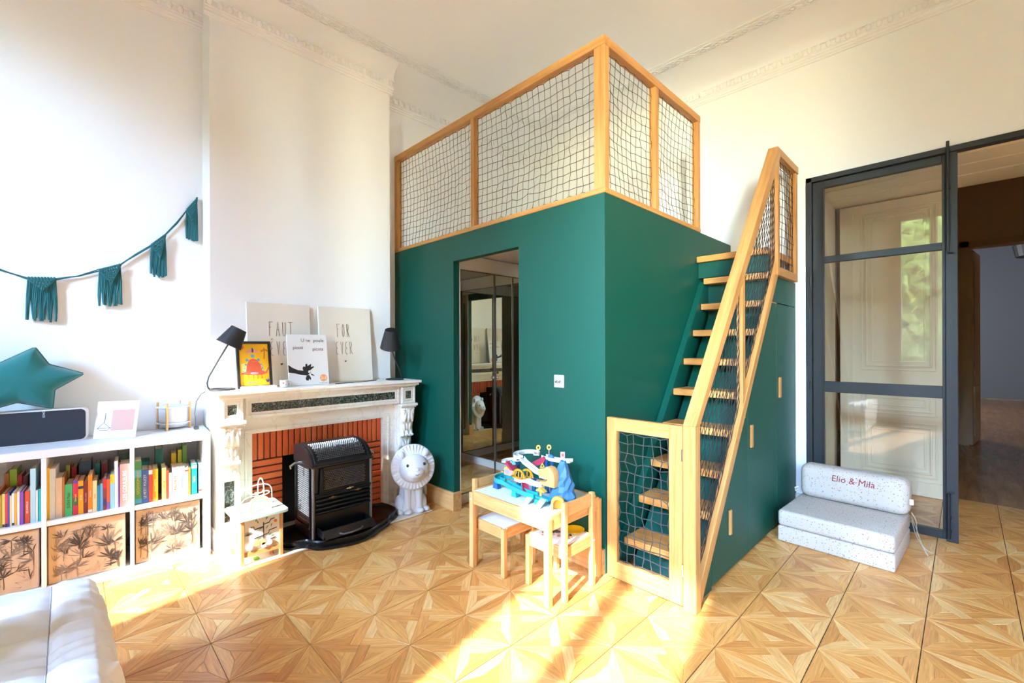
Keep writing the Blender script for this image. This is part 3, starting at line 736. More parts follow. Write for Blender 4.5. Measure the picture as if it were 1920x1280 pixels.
net(MB(), (XN, 3.67, 1.905), (XN, 4.108, 1.905), (XN, 4.108, 2.695), (XN, 3.67, 2.695), 8, 14, .0021, .004, 33, .012, (1,0,0)).build('net', 'rope', st)

# ---- gate at the foot of the stairs
g = thing('stair_gate', 'pale oak safety gate with a rope net closing the foot of the stairs', 'gate', (-1.23, 2.215, 0))
for nm, b_ in (('stile', (-1.452, -1.389, .018, .925)), ('stile', (-1.078, -1.006, .018, .925))):
    box1(nm, 'oak_z', g, b_[0], b_[1], 2.199, 2.231, b_[2], b_[3], bevel=.003)
box1('rail', 'oak_x', g, -1.389, -1.078, 2.199, 2.231, .852, .925, bevel=.003)
box1('rail', 'oak_x', g, -1.389, -1.078, 2.199, 2.231, .018, .112, bevel=.003)
net(MB(), (-1.385, 2.215, .118), (-1.082, 2.215, .118), (-1.082, 2.215, .846), (-1.385, 2.215, .846), 6, 13, .0026, .006, 41, .01, (0,1,0)).build('net', 'rope_sunlit', g)
for zz in (.2, .78): MB().tube([(-1.0045, 2.197, zz-.03), (-1.0045, 2.197, zz+.03)], .005, 8).build('hinge', 'chrome', g)

# ================================================================== FIREPLACE
fp = thing('fireplace', 'cream marble fireplace with green inlays and red brick lining', 'fireplace', (-3.5, 1.39, 0))
MT = 1.05
MB().box(XC, -3.25, .65, 2.138, 1.028, MT).box(XC, -3.268, .664, 2.122, 1.008, 1.028).box(XC, -3.285, .676, 2.108, .998, 1.008).build('mantel_shelf', 'marble', fp, bevel=.006, seg=2)
FX = -3.335
MB().box(XC, FX, .822, 1.972, .855, 1.0).build('frieze', 'marble', fp)
def framed(y0, y1, z0, z1, x, fw, nm='frieze_frame'):
    m = MB()
    for g_, hh in ((0, .014), (fw*.55, .007)):
        a0, a1, b0, b1, w2 = y0+g_, y1-g_, z0+g_, z1-g_, fw*.5
        m.box(x, x+hh, a0, a1, b0, b0+w2).box(x, x+hh, a0, a1, b1-w2, b1).box(x, x+hh, a0, a0+w2, b0+w2, b1-w2).box(x, x+hh, a1-w2, a1, b0+w2, b1-w2)
    o = m.build(nm, 'marble', fp, bevel=.002)
    box1('green_inlay', 'green_marble', fp, x-.001, x+.003, y0+fw*1.05, y1-fw*1.05, z0+fw*1.05, z1-fw*1.05, label='dark green marble inlay')
framed(.828, 1.966, .862, .996, FX, .036)
for ya, yb in ((.684, .815), (1.978, 2.109)):
    box1('cap_block', 'marble', fp, XC, -3.315, ya, yb, .855, 1.0)
    framed(ya+.004, yb-.004, .860, .996, -3.315, .034)
    MB().box(XC, -3.285, ya-.016, yb+.012, .832, .855).box(XC, -3.30, ya-.008, yb+.006, .818, .832).build('cap_moulding', 'marble', fp, bevel=.004, seg=2)
    # pilaster with sunken green panel
    px = -3.395
    box1('pilaster', 'marble', fp, XC, px, ya, yb, .14, .82)
    m = MB(); m.box(px, px+.012, ya, ya+.036, .14, .5).box(px, px+.012, yb-.036, yb, .14, .5).box(px, px+.012, ya+.036, yb-.036, .14, .19).build('pilaster_frame', 'marble', fp, bevel=.003)
    box1('green_inlay', 'green_marble', fp, px-.001, px+.003, ya+.038, yb-.038, .192, .52, label='dark green marble inlay')
    box1('plinth_block', 'marble', fp, XC, -3.372, ya-.014, yb+.01, 0.0085, .14, bevel=.004, seg=2)
    # carved scroll bracket
    prof = [(0, .822), (.075, .822), (.092, .805), (.095, .78), (.088, .74), (.066, .69), (.058, .64), (.072, .60), (.078, .585), (.062, .57), (.040, .565), (.046, .535), (.040, .50), (.022, .465), (0, .45)]
    yc = (ya+yb)/2; rows = []
    for k in range(13):
        v = -1+2*k/12; taper = lambda z: .5*(yb-ya)*(.78+.22*min(1, max(0, (z-.45)/.3)))
        rows.append([(px+o*(1-.16*abs(v)**3)*(1+.07*math.cos(v*9)), yc+v*taper(z), z) for o, z in prof])
    br = MB().surf(rows); br.poly([rows[0][i] for i in range(len(prof))]); br.poly([rows[-1][i] for i in range(len(prof)-1, -1, -1)])
    bk = br.build('scroll_bracket', 'marble', fp, smooth=True, clean=True)
    for s_ in (-1, 0, 1):
        for c_, r_, a_ in (((px+.084, yc+s_*.030, .745), (.015, .017, .05), .18), ((px+.058, yc+s_*.026, .655), (.013, .015, .035), -.2), ((px+.040, yc+s_*.022, .51), (.011, .015, .035), -.35)):
            MB().ball(c_, r_, 10, 8, Matrix.Rotation(s_*a_, 3, 'X')).build('acanthus_leaf', 'marble', bk, smooth=True)
    for zz, oo in ((.808, .088), (.586, .072)):
        rl = MB()
        for k in range(4): rl.ball((px+oo, yc-.042+.028*k, zz), (.012, .016, .011), 10, 6)
        rl.build('bead_roll', 'marble', bk, smooth=True)
# lintel and jambs with moulded edge
JX = -3.425
MB().box(XC, JX, .815, 1.978, .74, .858).build('lintel', 'marble', fp)
for ya, yb in ((.815, .893), (1.872, 1.978)): box1('jamb', 'marble', fp, XC, JX, ya, yb, .0085, .74)
MB().box(JX, JX+.014, .845, 1.925, .752, .772).box(JX, JX+.014, .845, .862, .012, .752).box(JX, JX+.014, 1.908, 1.925, .012, .752).build('inner_moulding', 'marble', fp, bevel=.004, seg=2)
hs_ = box1('hearth_slab', 'hearth_white', fp, XC, -3.045, .662, 2.10, .0005, .0085, bevel=.002)
MB().box(XC-.0, -3.478, .893, 1.10, .0085, .74).box(XC, -3.478, 1.61, 1.872, .0085, .74).box(XC, -3.478, 1.10, 1.61, .545, .74).build('brick_backing', 'mortar', fp)
box1('firebox', 'firebox_black', fp, XC+.001, XC+.006, 1.10, 1.61, .0085, .545)  # near-black panel closing the back of the opening
def brickset(y0, y1, z0, z1, ny, nz, jy, jz):
    w2, h2 = (y1-y0)/ny, (z1-z0)/nz
    me = MB().box(0, .02, 0, w2-jy, 0, h2-jz).mesh('brick', bevel=.0025); me.materials.append(MAT['brick_red'])
    for i in range(ny):
        for j in range(nz):
            o = link('brick', me, None, fp); o.location = WM[fp].inverted() @ Vector((-3.48+R.uniform(-.001, .001), y0+i*w2+jy/2, z0+j*h2+jz/2))
brickset(.895, 1.871, .548, .738, 24, 1, .0085, .004)
brickset(.895, 1.098, .012, .545, 1, 11, .004, .0105)
brickset(1.612, 1.871, .012, .545, 1, 11, .004, .0105)

# ================================================================== STOVE
sv = thing('cast_iron_stove', 'black cast iron stove with pierced hood on a scalloped tray', 'stove', (-3.15, 1.34, 0))
YS0, YS1, XF, XK = 1.145, 1.555, -3.03, -3.36
# tray outline
tp = [(-3.40,1.03),(-3.30,.99),(-3.19,.985),(-3.125,.995),(-3.085,1.03),(-3.07,1.085),(-3.05,1.115),(-3.0,1.13),(-2.96,1.16),(-2.935,1.22),(-2.905,1.28),(-2.885,1.36),(-2.89,1.45),(-2.92,1.53),(-2.965,1.60),(-2.99,1.655),(-3.01,1.70),(-3.06,1.73),(-3.075,1.775),(-3.12,1.83),(-3.19,1.855),(-3.28,1.85),(-3.40,1.82)]
def smooth_loop(p, it=2):
    for _ in range(it):
        q = []
        for i in range(len(p)):
            a, b = p[i], p[(i+1) % len(p)]
            q += [(a[0]*.75+b[0]*.25, a[1]*.75+b[1]*.25), (a[0]*.25+b[0]*.75, a[1]*.25+b[1]*.75)]
        p = q
    return p
tp = smooth_loop(tp)
cx, cy = -3.17, 1.42
m = MB(); rows = []
for sc_, z in ((.96, .0088), (1.0, .010), (1.0, .022), (.955, .030), (.965, .042), (.985, .055), (.965, .064), (.925, .060), (.90, .048), (.86, .044)):
    rows.append([(cx+(x-cx)*sc_, cy+(y-cy)*sc_, z) for x, y in tp])
m.surf(rows, closed=True); m.poly(rows[-1]); m.poly(rows[0][::-1])
m.build('tray', 'black_iron', sv, smooth=True, clean=True)
# body
bz = .05
MB().box(XK, XF, YS0, YS1, bz, .535).build('body', 'black_iron', sv, bevel=.008, seg=2)
arc = [(XF+.012, .535), (XF+.010, .555), (-3.045, .585), (-3.075, .615), (-3.115, .638), (-3.17, .652), (-3.25, .655), (-3.36, .645), (-3.36, .53)]
hd = MB().prism([(x, YS0-.008, z) for x, z in arc], (0, YS1-YS0+.016, 0)).build('hood', 'black_iron', sv, bevel=.006, seg=2)
MB().box(XF-.01, XF+.022, YS0-.014, YS1+.014, .528, .546).build('hood_lip', 'black_iron', sv, bevel=.006, seg=2)
for y in (YS0+.003, YS1-.003):
    MB().tube([(XF+.004, y, bz), (XF+.004, y, .53)], .011, 10).build('corner_column', 'iron_grille', sv, smooth=True)
def lattice(rows_pts, nrm_fn, nu, nv, s_):
    # small raised diamonds over a bilinear patch
    m = MB()
    for j in range(nv):
        for i in range(nu):
            u = (i+.5+(.5 if j % 2 else 0))/(nu+.5); v = (j+.5)/nv
            c = rows_pts(u, v); n_ = nrm_fn(v); t1 = (rows_pts(min(1, u+.01), v)-rows_pts(max(0, u-.01), v)).normalized(); t2 = n_.cross(t1)
            a, b = t1*s_, t2*s_*.8
            pts = [c+a, c+b, c-a, c-b]; top = [p*.55+c*.45+n_*.005 for p in pts]
            m._a([tuple(p) for p in pts+top], [(4,5,6,7), (0,1,5,4), (1,2,6,5), (2,3,7,6), (3,0,4,7)])
    return m
V = Vector
lattice(lambda u, v: V((XF+.006, YS0+.07+u*(YS1-YS0-.115), .375+v*.125)), lambda v: V((1,0,0)), 22, 11, .0072).build('front_grille', 'iron_grille', sv, kind='stuff')
ff = MB().box(XF, XF+.008, YS0+.045, YS1-.02, .355, .365).box(XF, XF+.008, YS0+.045, YS1-.02, .512, .522).box(XF, XF+.008, YS1-.03, YS1-.02, .365, .512)
ff.tube([(XF+.012, YS0+.05, .355), (XF+.02, YS0+.052, .44), (XF+.012, YS0+.055, .52)], .012, 8).build('front_door_frame', 'black_iron', sv, smooth=True)
lattice(lambda u, v: V((XF-.06-u*(XF-.06-XK-.06)+.01, YS0-.001, .15+v*.36)), lambda v: V((0,-1,0)), 13, 26, .0075).build('side_grille', 'iron_grille', sv, kind='stuff')
MB().box(XK+.025, XK+.034, YS0-.008, YS0, .12, .55).box(XF-.045, XF-.036, YS0-.008, YS0, .12, .53).box(XK+.034, XF-.045, YS0-.008, YS0, .115, .125).build('side_frame', 'black_iron', sv, bevel=.002)
def hoodp(v):
    th = v*1.0
    k = min(int(th*5), 4); f_ = th*5-k; a, b = arc[k+1], arc[k+2]
    return a[0]*(1-f_)+b[0]*f_, a[1]*(1-f_)+b[1]*f_
def hn(v):
    a = hoodp(max(0, v-.04)); b = hoodp(min(.999, v+.04)); d = V((b[0]-a[0], 0, b[1]-a[1])).normalized()
    n_ = V((0,1,0)).cross(d)
    return n_ if n_.z > 0 or n_.x > 0 else -n_
lattice(lambda u, v: V((hoodp(.12+v*.8)[0], YS0+.035+u*(YS1-YS0-.07), hoodp(.12+v*.8)[1])), lambda v: hn(.12+v*.8), 24, 13, .0072).build('hood_grille', 'iron_grille', sv, kind='stuff')
for y in (YS0+.018, YS1-.018):
    MB().tube([(x, y, z+.001) for x, z in arc[1:7]], .007, 8).build('hood_rib', 'black_iron', sv, smooth=True)
for k in range(5):
    z = .225+.028*k
    MB().tube([(XF+.006, YS0+.02, z), (XF+.012, YS0+.04, z), (XF+.012, YS1-.03, z), (XF+.004, YS1-.012, z)], .011, 8).build('louvre', 'black_iron', sv, smooth=True)
MB().tube([(XF+.01, YS0+.01, .35), (XF+.012, YS1-.005, .35)], .008, 8).build('louvre', 'black_iron', sv, smooth=True)
for y, z in ((1.39, .356), (1.45, .332), (1.27, .318)):
    MB().ball((XF+.024, y, z), (.010, .014, .010), 10, 6).tube([(XF+.024, y-.025, z), (XF+.028, y, z+.004), (XF+.024, y+.025, z)], .0045, 6).build('latch', 'chrome' if z > .35 else 'brass_dark', sv, smooth=True)
# ash drawer
dw = MB().prism([(XF+.115, YS0+.035, .085), (XF+.10, YS0+.02, .14), (XF+.112, YS0+.012, .142), (XF+.13, YS0+.035, .085)], (0, YS1-YS0-.055, 0)).box(XF, XF+.115, YS0+.03, YS1-.035, .078, .086).box(XF, XF+.11, YS0+.025, YS0+.032, .086, .135).box(XF, XF+.11, YS1-.044, YS1-.037, .086, .135)
dr = dw.build('ash_drawer', 'black_iron', sv, bevel=.002)
MB().tube([(XF+.128, 1.27, .105), (XF+.145, 1.29, .10), (XF+.148, 1.35, .098), (XF+.145, 1.41, .104), (XF+.128, 1.43, .108)], .006, 8).build('drawer_handle', 'iron_grille', dr, smooth=True)
# side handles
for y, k in ((YS0-.008, -1), (YS1+.008, 1)):
    MB().tube([(-3.19, y, .545), (-3.17, y+k*.03, .555), (-3.165, y+k*.06, .552), (-3.165, y+k*.085, .535), (-3.165, y+k*.082, .52)], [.008, .007, .0075, .009, .006], 8).build('side_handle', 'chrome', sv, smooth=True)

# ================================================================== LION LAMP
LX, LYY = -3.16, 1.975
li = thing('lion_lamp', 'white plastic lion lamp with a round mane sitting by the stove', 'lamp', (LX, LYY, .0085))
fd = V((.96, -.28, 0)).normalized(); sd_ = V((-fd.y, fd.x, 0))
def lp(f_, s_, z): return V((LX, LYY, .0085))+fd*f_+sd_*s_+V((0,0,z))
rm = Matrix((fd, sd_, V((0,0,1)))).transposed()
bd = MB()
bd.lathe([(.001, .0), (.085, .0), (.098, .03), (.096, .09), (.088, .16), (.082, .22), (.07, .27), (.001, .30)], lp(-.025, 0, 0), 24, rm)
for s_ in (-1, 1):
    bd.lathe([(.001, 0), (.036, 0), (.040, .02), (.034, .06), (.033, .14), (.034, .22), (.02, .26), (.001, .27)], lp(.045, s_*.045, 0), 16, rm)
    bd.ball(lp(.082, s_*.048, .02), (.040, .032, .021), 14, 8, rm)
    bd.ball(lp(-.02, s_*.085, .055), (.075, .045, .075), 14, 10, rm)
    bd.ball(lp(.05, s_*.105, .018), (.045, .028, .02), 12, 8, rm)
bd.build('body', 'lion_plastic', li, smooth=True)
mt = Matrix.Rotation(math.radians(-12), 3, sd_)
hc = lp(.055, 0, .365)
axis = (mt @ fd); axis.normalize(); e1 = sd_; e2 = axis.cross(e1); e2 = -e2 if e2.z < 0 else e2
def hp(f_, a, b): return hc+axis*f_+e1*a+e2*b
rows = []
for rad, f_ in ((.02, -.055), (.12, -.045), (.172, -.012), (.178, .004), (.170, .014), (.13, .022), (.09, .03), (.02, .03)):
    rows.append([hp(f_+(.0035*math.cos(k*18*math.pi*2/72*2) if .1 < rad < .175 and f_ > 0 else 0), rad*math.cos(2*math.pi*k/72), rad*math.sin(2*math.pi*k/72)) for k in range(72)])
MB().surf(rows, closed=True).build('mane', 'lion_plastic', li, smooth=True)
rh = Matrix((axis, e1, e2)).transposed()
MB().ball(hp(.02, 0, -.012), (.078, .122, .112), 28, 18, rh).ball(hp(.07, 0, -.045), (.048, .070, .050), 18, 12, rh).ball(hp(.114, 0, -.022), (.012, .02, .013), 10, 8, rh).build('face', 'lion_plastic', li, smooth=True)
for s_ in (-1, 1):
    ear = MB().ball(hp(.036, s_*.10, .105), (.016, .026, .028), 14, 10, rh).build('ear', 'lion_plastic', li, smooth=True)
    MB().ball(hp(.084, s_*.066, .016), (.008, .0105, .0125), 12, 8, rh).build('eye', 'eye_dark', li, smooth=True)
MB().tube([hp(.116, -.018, -.056), hp(.117, -.002, -.064), hp(.116, .014, -.054)], .0018, 6).build('mouth', 'eye_dark', li)

# ================================================================== ON THE MANTELPIECE
STROKES = {'F': [[(0,1),(0,0)],[(0,1),(.8,1)],[(0,.62),(.35,.62)]], 'A': [[(0,0),(.4,1),(.75,0)],[(.15,.45),(.6,.45)]],
 'U': [[(0,1),(0,.2),(.2,.02),(.45,.02),(.6,.25),(.62,1)]], 'T': [[(-.1,1),(.8,1)],[(.35,1),(.35,0)]],
 'R': [[(0,0),(0,1),(.35,1),(.5,.85),(.5,.68),(.3,.55),(0,.52)],[(.15,.52),(.62,0)]], 'O': [[(.3,1),(.08,.8),(0,.45),(.1,.1),(.3,0),(.5,.1),(.6,.45),(.5,.8),(.3,1)]],
 'V': [[(0,1),(.33,0),(.62,1)]], 'E': [[(.55,1),(.2,.97),(.05,.8),(.05,.62),(.2,.5),(.45,.5)],[(.2,.5),(.03,.35),(.03,.15),(.2,0),(.58,0)]], '^': [[(0,1.08),(.3,1.24),(.55,1.1)]]}
def strokes(word, org, rv, uv, h, wd, gap, r=.0016):
    m = MB(); org, rv, uv = V(org), V(rv), V(uv); x = 0
    for ch_ in word:
        for s_ in STROKES[ch_]: m.tube([org+rv*(x+px_*wd)+uv*(py_*h) for px_, py_ in s_], r, 5)
        if ch_ != '^': x += gap
    return m
def heart(c, rv, uv, s_):
    pts = []
    for k in range(20):
        t = 2*math.pi*k/20; pts.append(V(c)+V(rv)*(s_*math.sin(t)**3)+V(uv)*(s_*(.81*math.cos(t)-.31*math.cos(2*t)-.12*math.cos(3*t))))
    return pts
def leaning(y0, y1, z0, xb, xt, h, th):
    up = V((xt-xb, 0, h)).normalized(); n_ = up.cross(V((0,-1,0))); n_ = n_ if n_.x > 0 else -n_
    rv = V((0,1,0)); base = V((xb, y0, z0))
    return base, rv, up, n_
def canvas(label, y0, words, hz):
    H_, W2 = .605, .437
    t = thing('canvas_print', label, 'canvas', (-3.55, y0+W2/2, MT))
    b_, rv, up, n_ = leaning(y0, y0+W2, MT+.002, -3.535, -3.590, H_, .022)
    MB().obox(b_+rv*W2/2+up*H_/2-n_*.011, rv*W2/2, up*H_/2, n_*.011).build('canvas_board', 'canvas_cloth', t, bevel=.002)
    for wd_, a, bz_, h_, g_ in words:
        strokes(wd_, b_+rv*a+up*bz_+n_*.0012, rv, up, h_, .030, g_).build('lettering', 'ink_brown', t)
    hp_ = heart(b_+rv*hz[0]+up*hz[1]+n_*.0005, rv, up, .009)
    MB().prism(hp_, n_*.0012).build('printed_heart', 'ink_brown', t)
    return b_, rv, up, n_, t
canvas('cream canvas reading FAUT RÊVER behind the dinosaur picture', .900, [('FAUT', .145, .362, .104, .045), ('R', .105, .222, .100, .04), ('^', .152, .222, .100, .04), ('EVER', .150, .222, .100, .042)], (.222, .155))
cb = canvas('cream canvas reading FOR EVER beside the cone lamp', 1.402, [('FOR', .145, .362, .104, .040), ('EVER', .132, .222, .100, .038)], (.205, .165))
text('i', .012, cb[0]+cb[1]*.41+cb[2]*.03+cb[3]*.001, cb[1], cb[2], 'ink', cb[4])

def framed_picture():
    y0, wd_, h_ = .808, .216, .325
    t = thing('framed_picture', 'black framed yellow dinosaur picture leaning on the mantelpiece', 'picture', (-3.44, y0+wd_/2, MT))
    b_, rv, up, n_ = leaning(y0, y0+wd_, MT+.002, -3.425, -3.485, h_, .02)
    Q = lambda a, b, n=0.: b_+rv*a+up*b+n_*n
    f_ = MB(); e = .018
    for a0, a1, c0, c1 in ((0, wd_, 0, e), (0, wd_, h_-e, h_), (0, e, e, h_-e), (wd_-e, wd_, e, h_-e)):
        f_.obox(Q((a0+a1)/2, (c0+c1)/2, -.004), rv*(a1-a0)/2, up*(c1-c0)/2, n_*.010)
    f_.build('frame', 'frame_black', t, bevel=.0015)
    pr = MB().obox(Q(wd_/2, h_/2, -.006), rv*(wd_/2-e), up*(h_/2-e), n_*.003).build('print', 'print_yellow', t)
    def flat(nm, mat, pts, n=-.0028): return MB().prism([Q(a*wd_, b*h_, n) for a, b in pts], n_*.0006).build(nm, mat, pr)
    circ = lambda a, b, r_, k=16, asp=1.: [(a+r_*math.cos(2*math.pi*i/k), b+r_*asp*math.sin(2*math.pi*i/k)) for i in range(k)]
    A_r = wd_/h_
    flat('dinosaur_print', 'dino_red', [(.12,.30),(.30,.28),(.72,.28),(.86,.31),(.92,.42),(.90,.44),(.82,.34),(.72,.36),(.68,.50),(.58,.60),(.46,.63),(.36,.60),(.29,.50),(.26,.36),(.13,.32)])
    flat('belly_print', 'dino_pink', circ(.49, .315, .12, 16, .22), -.0020)
    for a, b, r_ in ((.30,.60,.045),(.46,.685,.055),(.62,.60,.045),(.26,.50,.03),(.70,.50,.035),(.22,.42,.025),(.74,.43,.03),(.20,.36,.025),(.76,.37,.028)): flat('plate_print', 'dino_blue', circ(a, b, r_, 12, A_r), -.0032)
    for a in (.32, .46, .58, .70):
        flat('leg_print', 'dino_red', [(a-.008,.28),(a+.008,.28),(a+.012,.215),(a+.03,.20),(a-.03,.20),(a-.004,.215)])
    flat('sun_print', 'dino_red', circ(.17, .87, .055, 16, A_r))
    flat('flyer_print', 'dino_pink', [(.24,.74),(.33,.81),(.45,.82),(.60,.81),(.68,.755),(.56,.77),(.46,.765),(.33,.76)])
    flat('flyer_body_print', 'dino_purple', [(.44,.85),(.48,.86),(.50,.80),(.48,.75),(.44,.77)], -.0020)
    flat('palm_print', 'dino_brown', [(.78,.62),(.81,.62),(.83,.80),(.93,.77),(.90,.82),(.83,.835),(.80,.88),(.79,.83),(.70,.80),(.72,.765),(.80,.80)])
    flat('hill_print', 'pale_yellow', [(.13,.33),(.13,.52),(.28,.53),(.28,.36)], -.0034)
    flat('plant_print', 'dino_purple', [(.84,.12),(.80,.19),(.86,.16),(.87,.21),(.89,.16),(.93,.19),(.90,.12)])
    for k in range(5): flat('dot_print', 'pale_yellow', circ(.44+.03*k, .575-.01*(k % 2), .007, 8, A_r), -.0020)
    text('stegosaurus', .017, Q(wd_*.44, h_*.125, -.0024), rv, up, 'dino_purple', pr)
framed_picture()

def picture_book():
    y0, wd_, h_ = 1.130, .288, .378
    t = thing('picture_book', 'large white hen picture book standing on the mantelpiece', 'book', (-3.42, y0+wd_/2, MT))
    b_, rv, up, n_ = leaning(y0, y0+wd_, MT+.002, -3.415, -3.475, h_, .01)
    Q = lambda a, b, n=0.: b_+rv*a*wd_+up*b*h_+n_*n
    c_ = MB().obox(Q(.5, .5, -.005), rv*wd_/2, up*h_/2, n_*.005).build('cover', 'paper_white', t, bevel=.001)
    text('U ne  poule', .037, Q(.63, .88, .0006), rv, up, 'ink', c_, sx=.95); text('picoti', .034, Q(.26, .735, .0006), rv, up, 'ink', c_, sx=.95); text('picota', .034, Q(.76, .705, .0006), rv, up, 'ink', c_, sx=.95)
    fl_ = lambda nm, mat, pts, n=.0003: MB().prism([Q(a, b, n) for a, b in pts], n_*.0004).build(nm, mat, c_)
    fl_('hen_print', 'ink', [(0,.405),(.10,.345),(.22,.30),(.36,.28),(.34,.33),(.37,.37),(.41,.355),(.42,.41),(.46,.42),(.47,.37),(.53,.40),(.57,.41),(.55,.35),(.62,.365),(.63,.345),(.52,.28),(.56,.24),(.52,.225),(.48,.20),(.44,.185),(.30,.20),(.16,.235),(0,.255)])
    fl_('beak_print', 'ink', [(.53,.225),(.58,.21),(.64,.17),(.56,.185)])
    fl_('wattle_print', 'ink', [(.44,.19),(.40,.13),(.42,.09),(.47,.085),(.50,.12),(.53,.09),(.54,.13),(.50,.19)])
    circ = lambda a, b, r_: [(a+r_*math.cos(2*math.pi*i/16), b+r_*wd_/h_*math.sin(2*math.pi*i/16)) for i in range(16)]
    fl_('eye_print', 'paper_white', circ(.515, .255, .04), .0008); fl_('pupil_print', 'ink', circ(.525, .245, .012), .0014)
    fl_('age_badge', 'orange_dot', circ(.86, .125, .095)); text('2-3', .034, Q(.86, .125, .0012), rv, up, 'paper_white', c_)
    text('les amis du hibou', .009, Q(.86, .03, .0006), rv, up, 'ink', c_)
picture_book()

t = thing('mug', 'small white mug with coloured drawings between the two standing pictures', 'mug', (-3.375, 1.083, MT))
MB().lathe([(.001, .002), (.027, .002), (.029, .01), (.0295, .05), (.027, .05), (.026, .01), (.001, .008)], (-3.375, 1.083, MT), 20).build('cup', 'porcelain', t, smooth=True)
MB().tube([(-3.375+.0, 1.083+.027, MT+.04), (-3.372, 1.083+.044, MT+.036), (-3.372, 1.083+.044, MT+.018), (-3.375, 1.083+.027, MT+.012)], .004, 8).build('handle', 'porcelain', t, smooth=True)
for a, z, mt_ in ((-.5, .03, 'dino_red'), (.0, .02, 'dino_pink'), (.5, .034, 'toy_orange'), (.85, .022, 'dino_blue')):
    p = V((-3.375+.0295*math.cos(a), 1.083+.0295*math.sin(a), MT+z)); MB().ball(p, (.003, .005, .006), 8, 6).build('drawing', mt_, t)
tag(box1('white_tablet', 'porcelain', None, -3.405, -3.345, .818, 1.028, MT+.0005, MT+.018, bevel=.004, seg=2), 'thin white tablet lying at the foot of the dinosaur picture', 'tablet')

def lamp(label, yb, ends, sh, dx):
    X_ = -3.43
    t = thing('table_lamp', label, 'lamp', (X_, yb, MT), group='black cone lamps on the mantelpiece')
    MB().tube([(X_+.070*math.cos(2*math.pi*k/28), yb+.070*math.sin(2*math.pi*k/28), MT+.006) for k in range(28)], .0055, 8, closed=True).build('base_ring', 'lamp_black', t, smooth=True)
    MB().tube([(X_, y, z) for y, z in ends], .0045, 8).build('stem', 'lamp_black', t, smooth=True)
    (ya, za), (yc_, zc_), r0, r1 = sh                                 # narrow end, wide end
    ax = V((-dx, yc_-ya, zc_-za)); L = ax.length; X_ += dx; ax.normalize(); rm_ = ax.to_track_quat('Z', 'Y').to_matrix()
    MB().lathe([(r0, 0), (r1, L), (r1-.002, L), (r0-.002, 0), (r0, 0)], (X_, ya, za), 28, rm_).build('shade', 'lamp_black', t, smooth=True)
    MB().lathe([(r0-.0025, .001), (r1-.0025, L-.001)], (X_, ya, za), 28, rm_).build('shade_lining', 'lamp_inside', t, smooth=True)
    MB().lathe([(.014, L*.25), (.014, L*.7), (.024, L*.72), (.026, L*.85), (.01, L*.95)], (X_, ya, za), 14, rm_).build('bulb', 'porcelain', t, smooth=True)
    return t
t = lamp('black cone table lamp tilted over the dinosaur picture', .72, [(.652, 1.056), (.640, 1.075), (.636, 1.10), (.645, 1.14), (.70, 1.25), (.757, 1.355)], ((.815, 1.455), (.757, 1.345), .048, .078), .012)
cord = MB().tube([(-3.45, .645, MT+.004), (-3.47, .61, MT-.02), (-3.50, .59, .98), (-3.55, .59, .90), (-3.58, .60, .83), (-3.60, .605, .792)], .0028, 6).build('cord', 'rubber', t, smooth=True)
MB().box(-3.62, -3.59, .595, .62, .787, .806).build('cord_plug', 'rubber', t, bevel=.003)
lamp('black cone table lamp pointing upward beside the green cabin wall', 1.985, [(2.05, 1.056), (2.052, 1.075), (2.035, 1.12), (1.99, 1.22), (1.955, 1.31)], ((1.918, 1.472), (1.945, 1.325), .050, .086), .06)
tag(MB().tube([(-3.36, 1.44, MT+.003), (-3.38, 1.52, MT+.003), (-3.40, 1.62, MT+.003), (-3.43, 1.75, MT+.003), (-3.46, 1.83, MT+.003)], .003, 6).build('cable', 'rubber', None, smooth=True), 'thin dark cable lying below the FOR EVER canvas', 'cable')

# ================================================================== BOOKCASE
BA = math.atan2(.082, .9966)
BO = V((-3.405, .648, 0)); be = V((-.082, -.9966, 0)).normalized(); bn = V((-.9966, .082, 0)).normalized()
bc = thing('bookcase', 'low white cube bookcase beside the fireplace', 'bookcase', BO)
def B(u, d, z): return BO+be*u+bn*d+V((0,0,z))
def bbox(mb, u0, u1, d0, d1, z0, z1):
    return mb.obox(B((u0+u1)/2, (d0+d1)/2, (z0+z1)/2), be*(u1-u0)/2, bn*(d1-d0)/2, (0,0,(z1-z0)/2))
BL, BDp = 1.47, .38
bbox(MB(), 0, BL, 0, BDp, .742, .785).build('top_board', 'white_lacquer', bc, bevel=.0015)
bbox(MB(), 0, BL, 0, BDp, 0, .05).build('bottom_board', 'white_lacquer', bc, bevel=.0015)
for u0, u1 in ((0, .039), (BL-.039, BL)): bbox(MB(), u0, u1, 0, BDp, .05, .742).build('side_board', 'white_lacquer', bc, bevel=.0015)
for u in (.373, .734, 1.095): bbox(MB(), u, u+.019, 0, BDp-.01, .05, .742).build('divider', 'white_lacquer', bc, bevel=.001)
for u0, u1 in ((.039, .373), (.392, .734), (.753, 1.095), (1.114, BL-.039)): bbox(MB(), u0, u1, .002, BDp-.01, .374, .400).build('shelf', 'white_lacquer', bc)
bbox(MB(), .03, BL-.03, BDp-.01, BDp, .05, .742).build('back_board', 'white_lacquer', bc)

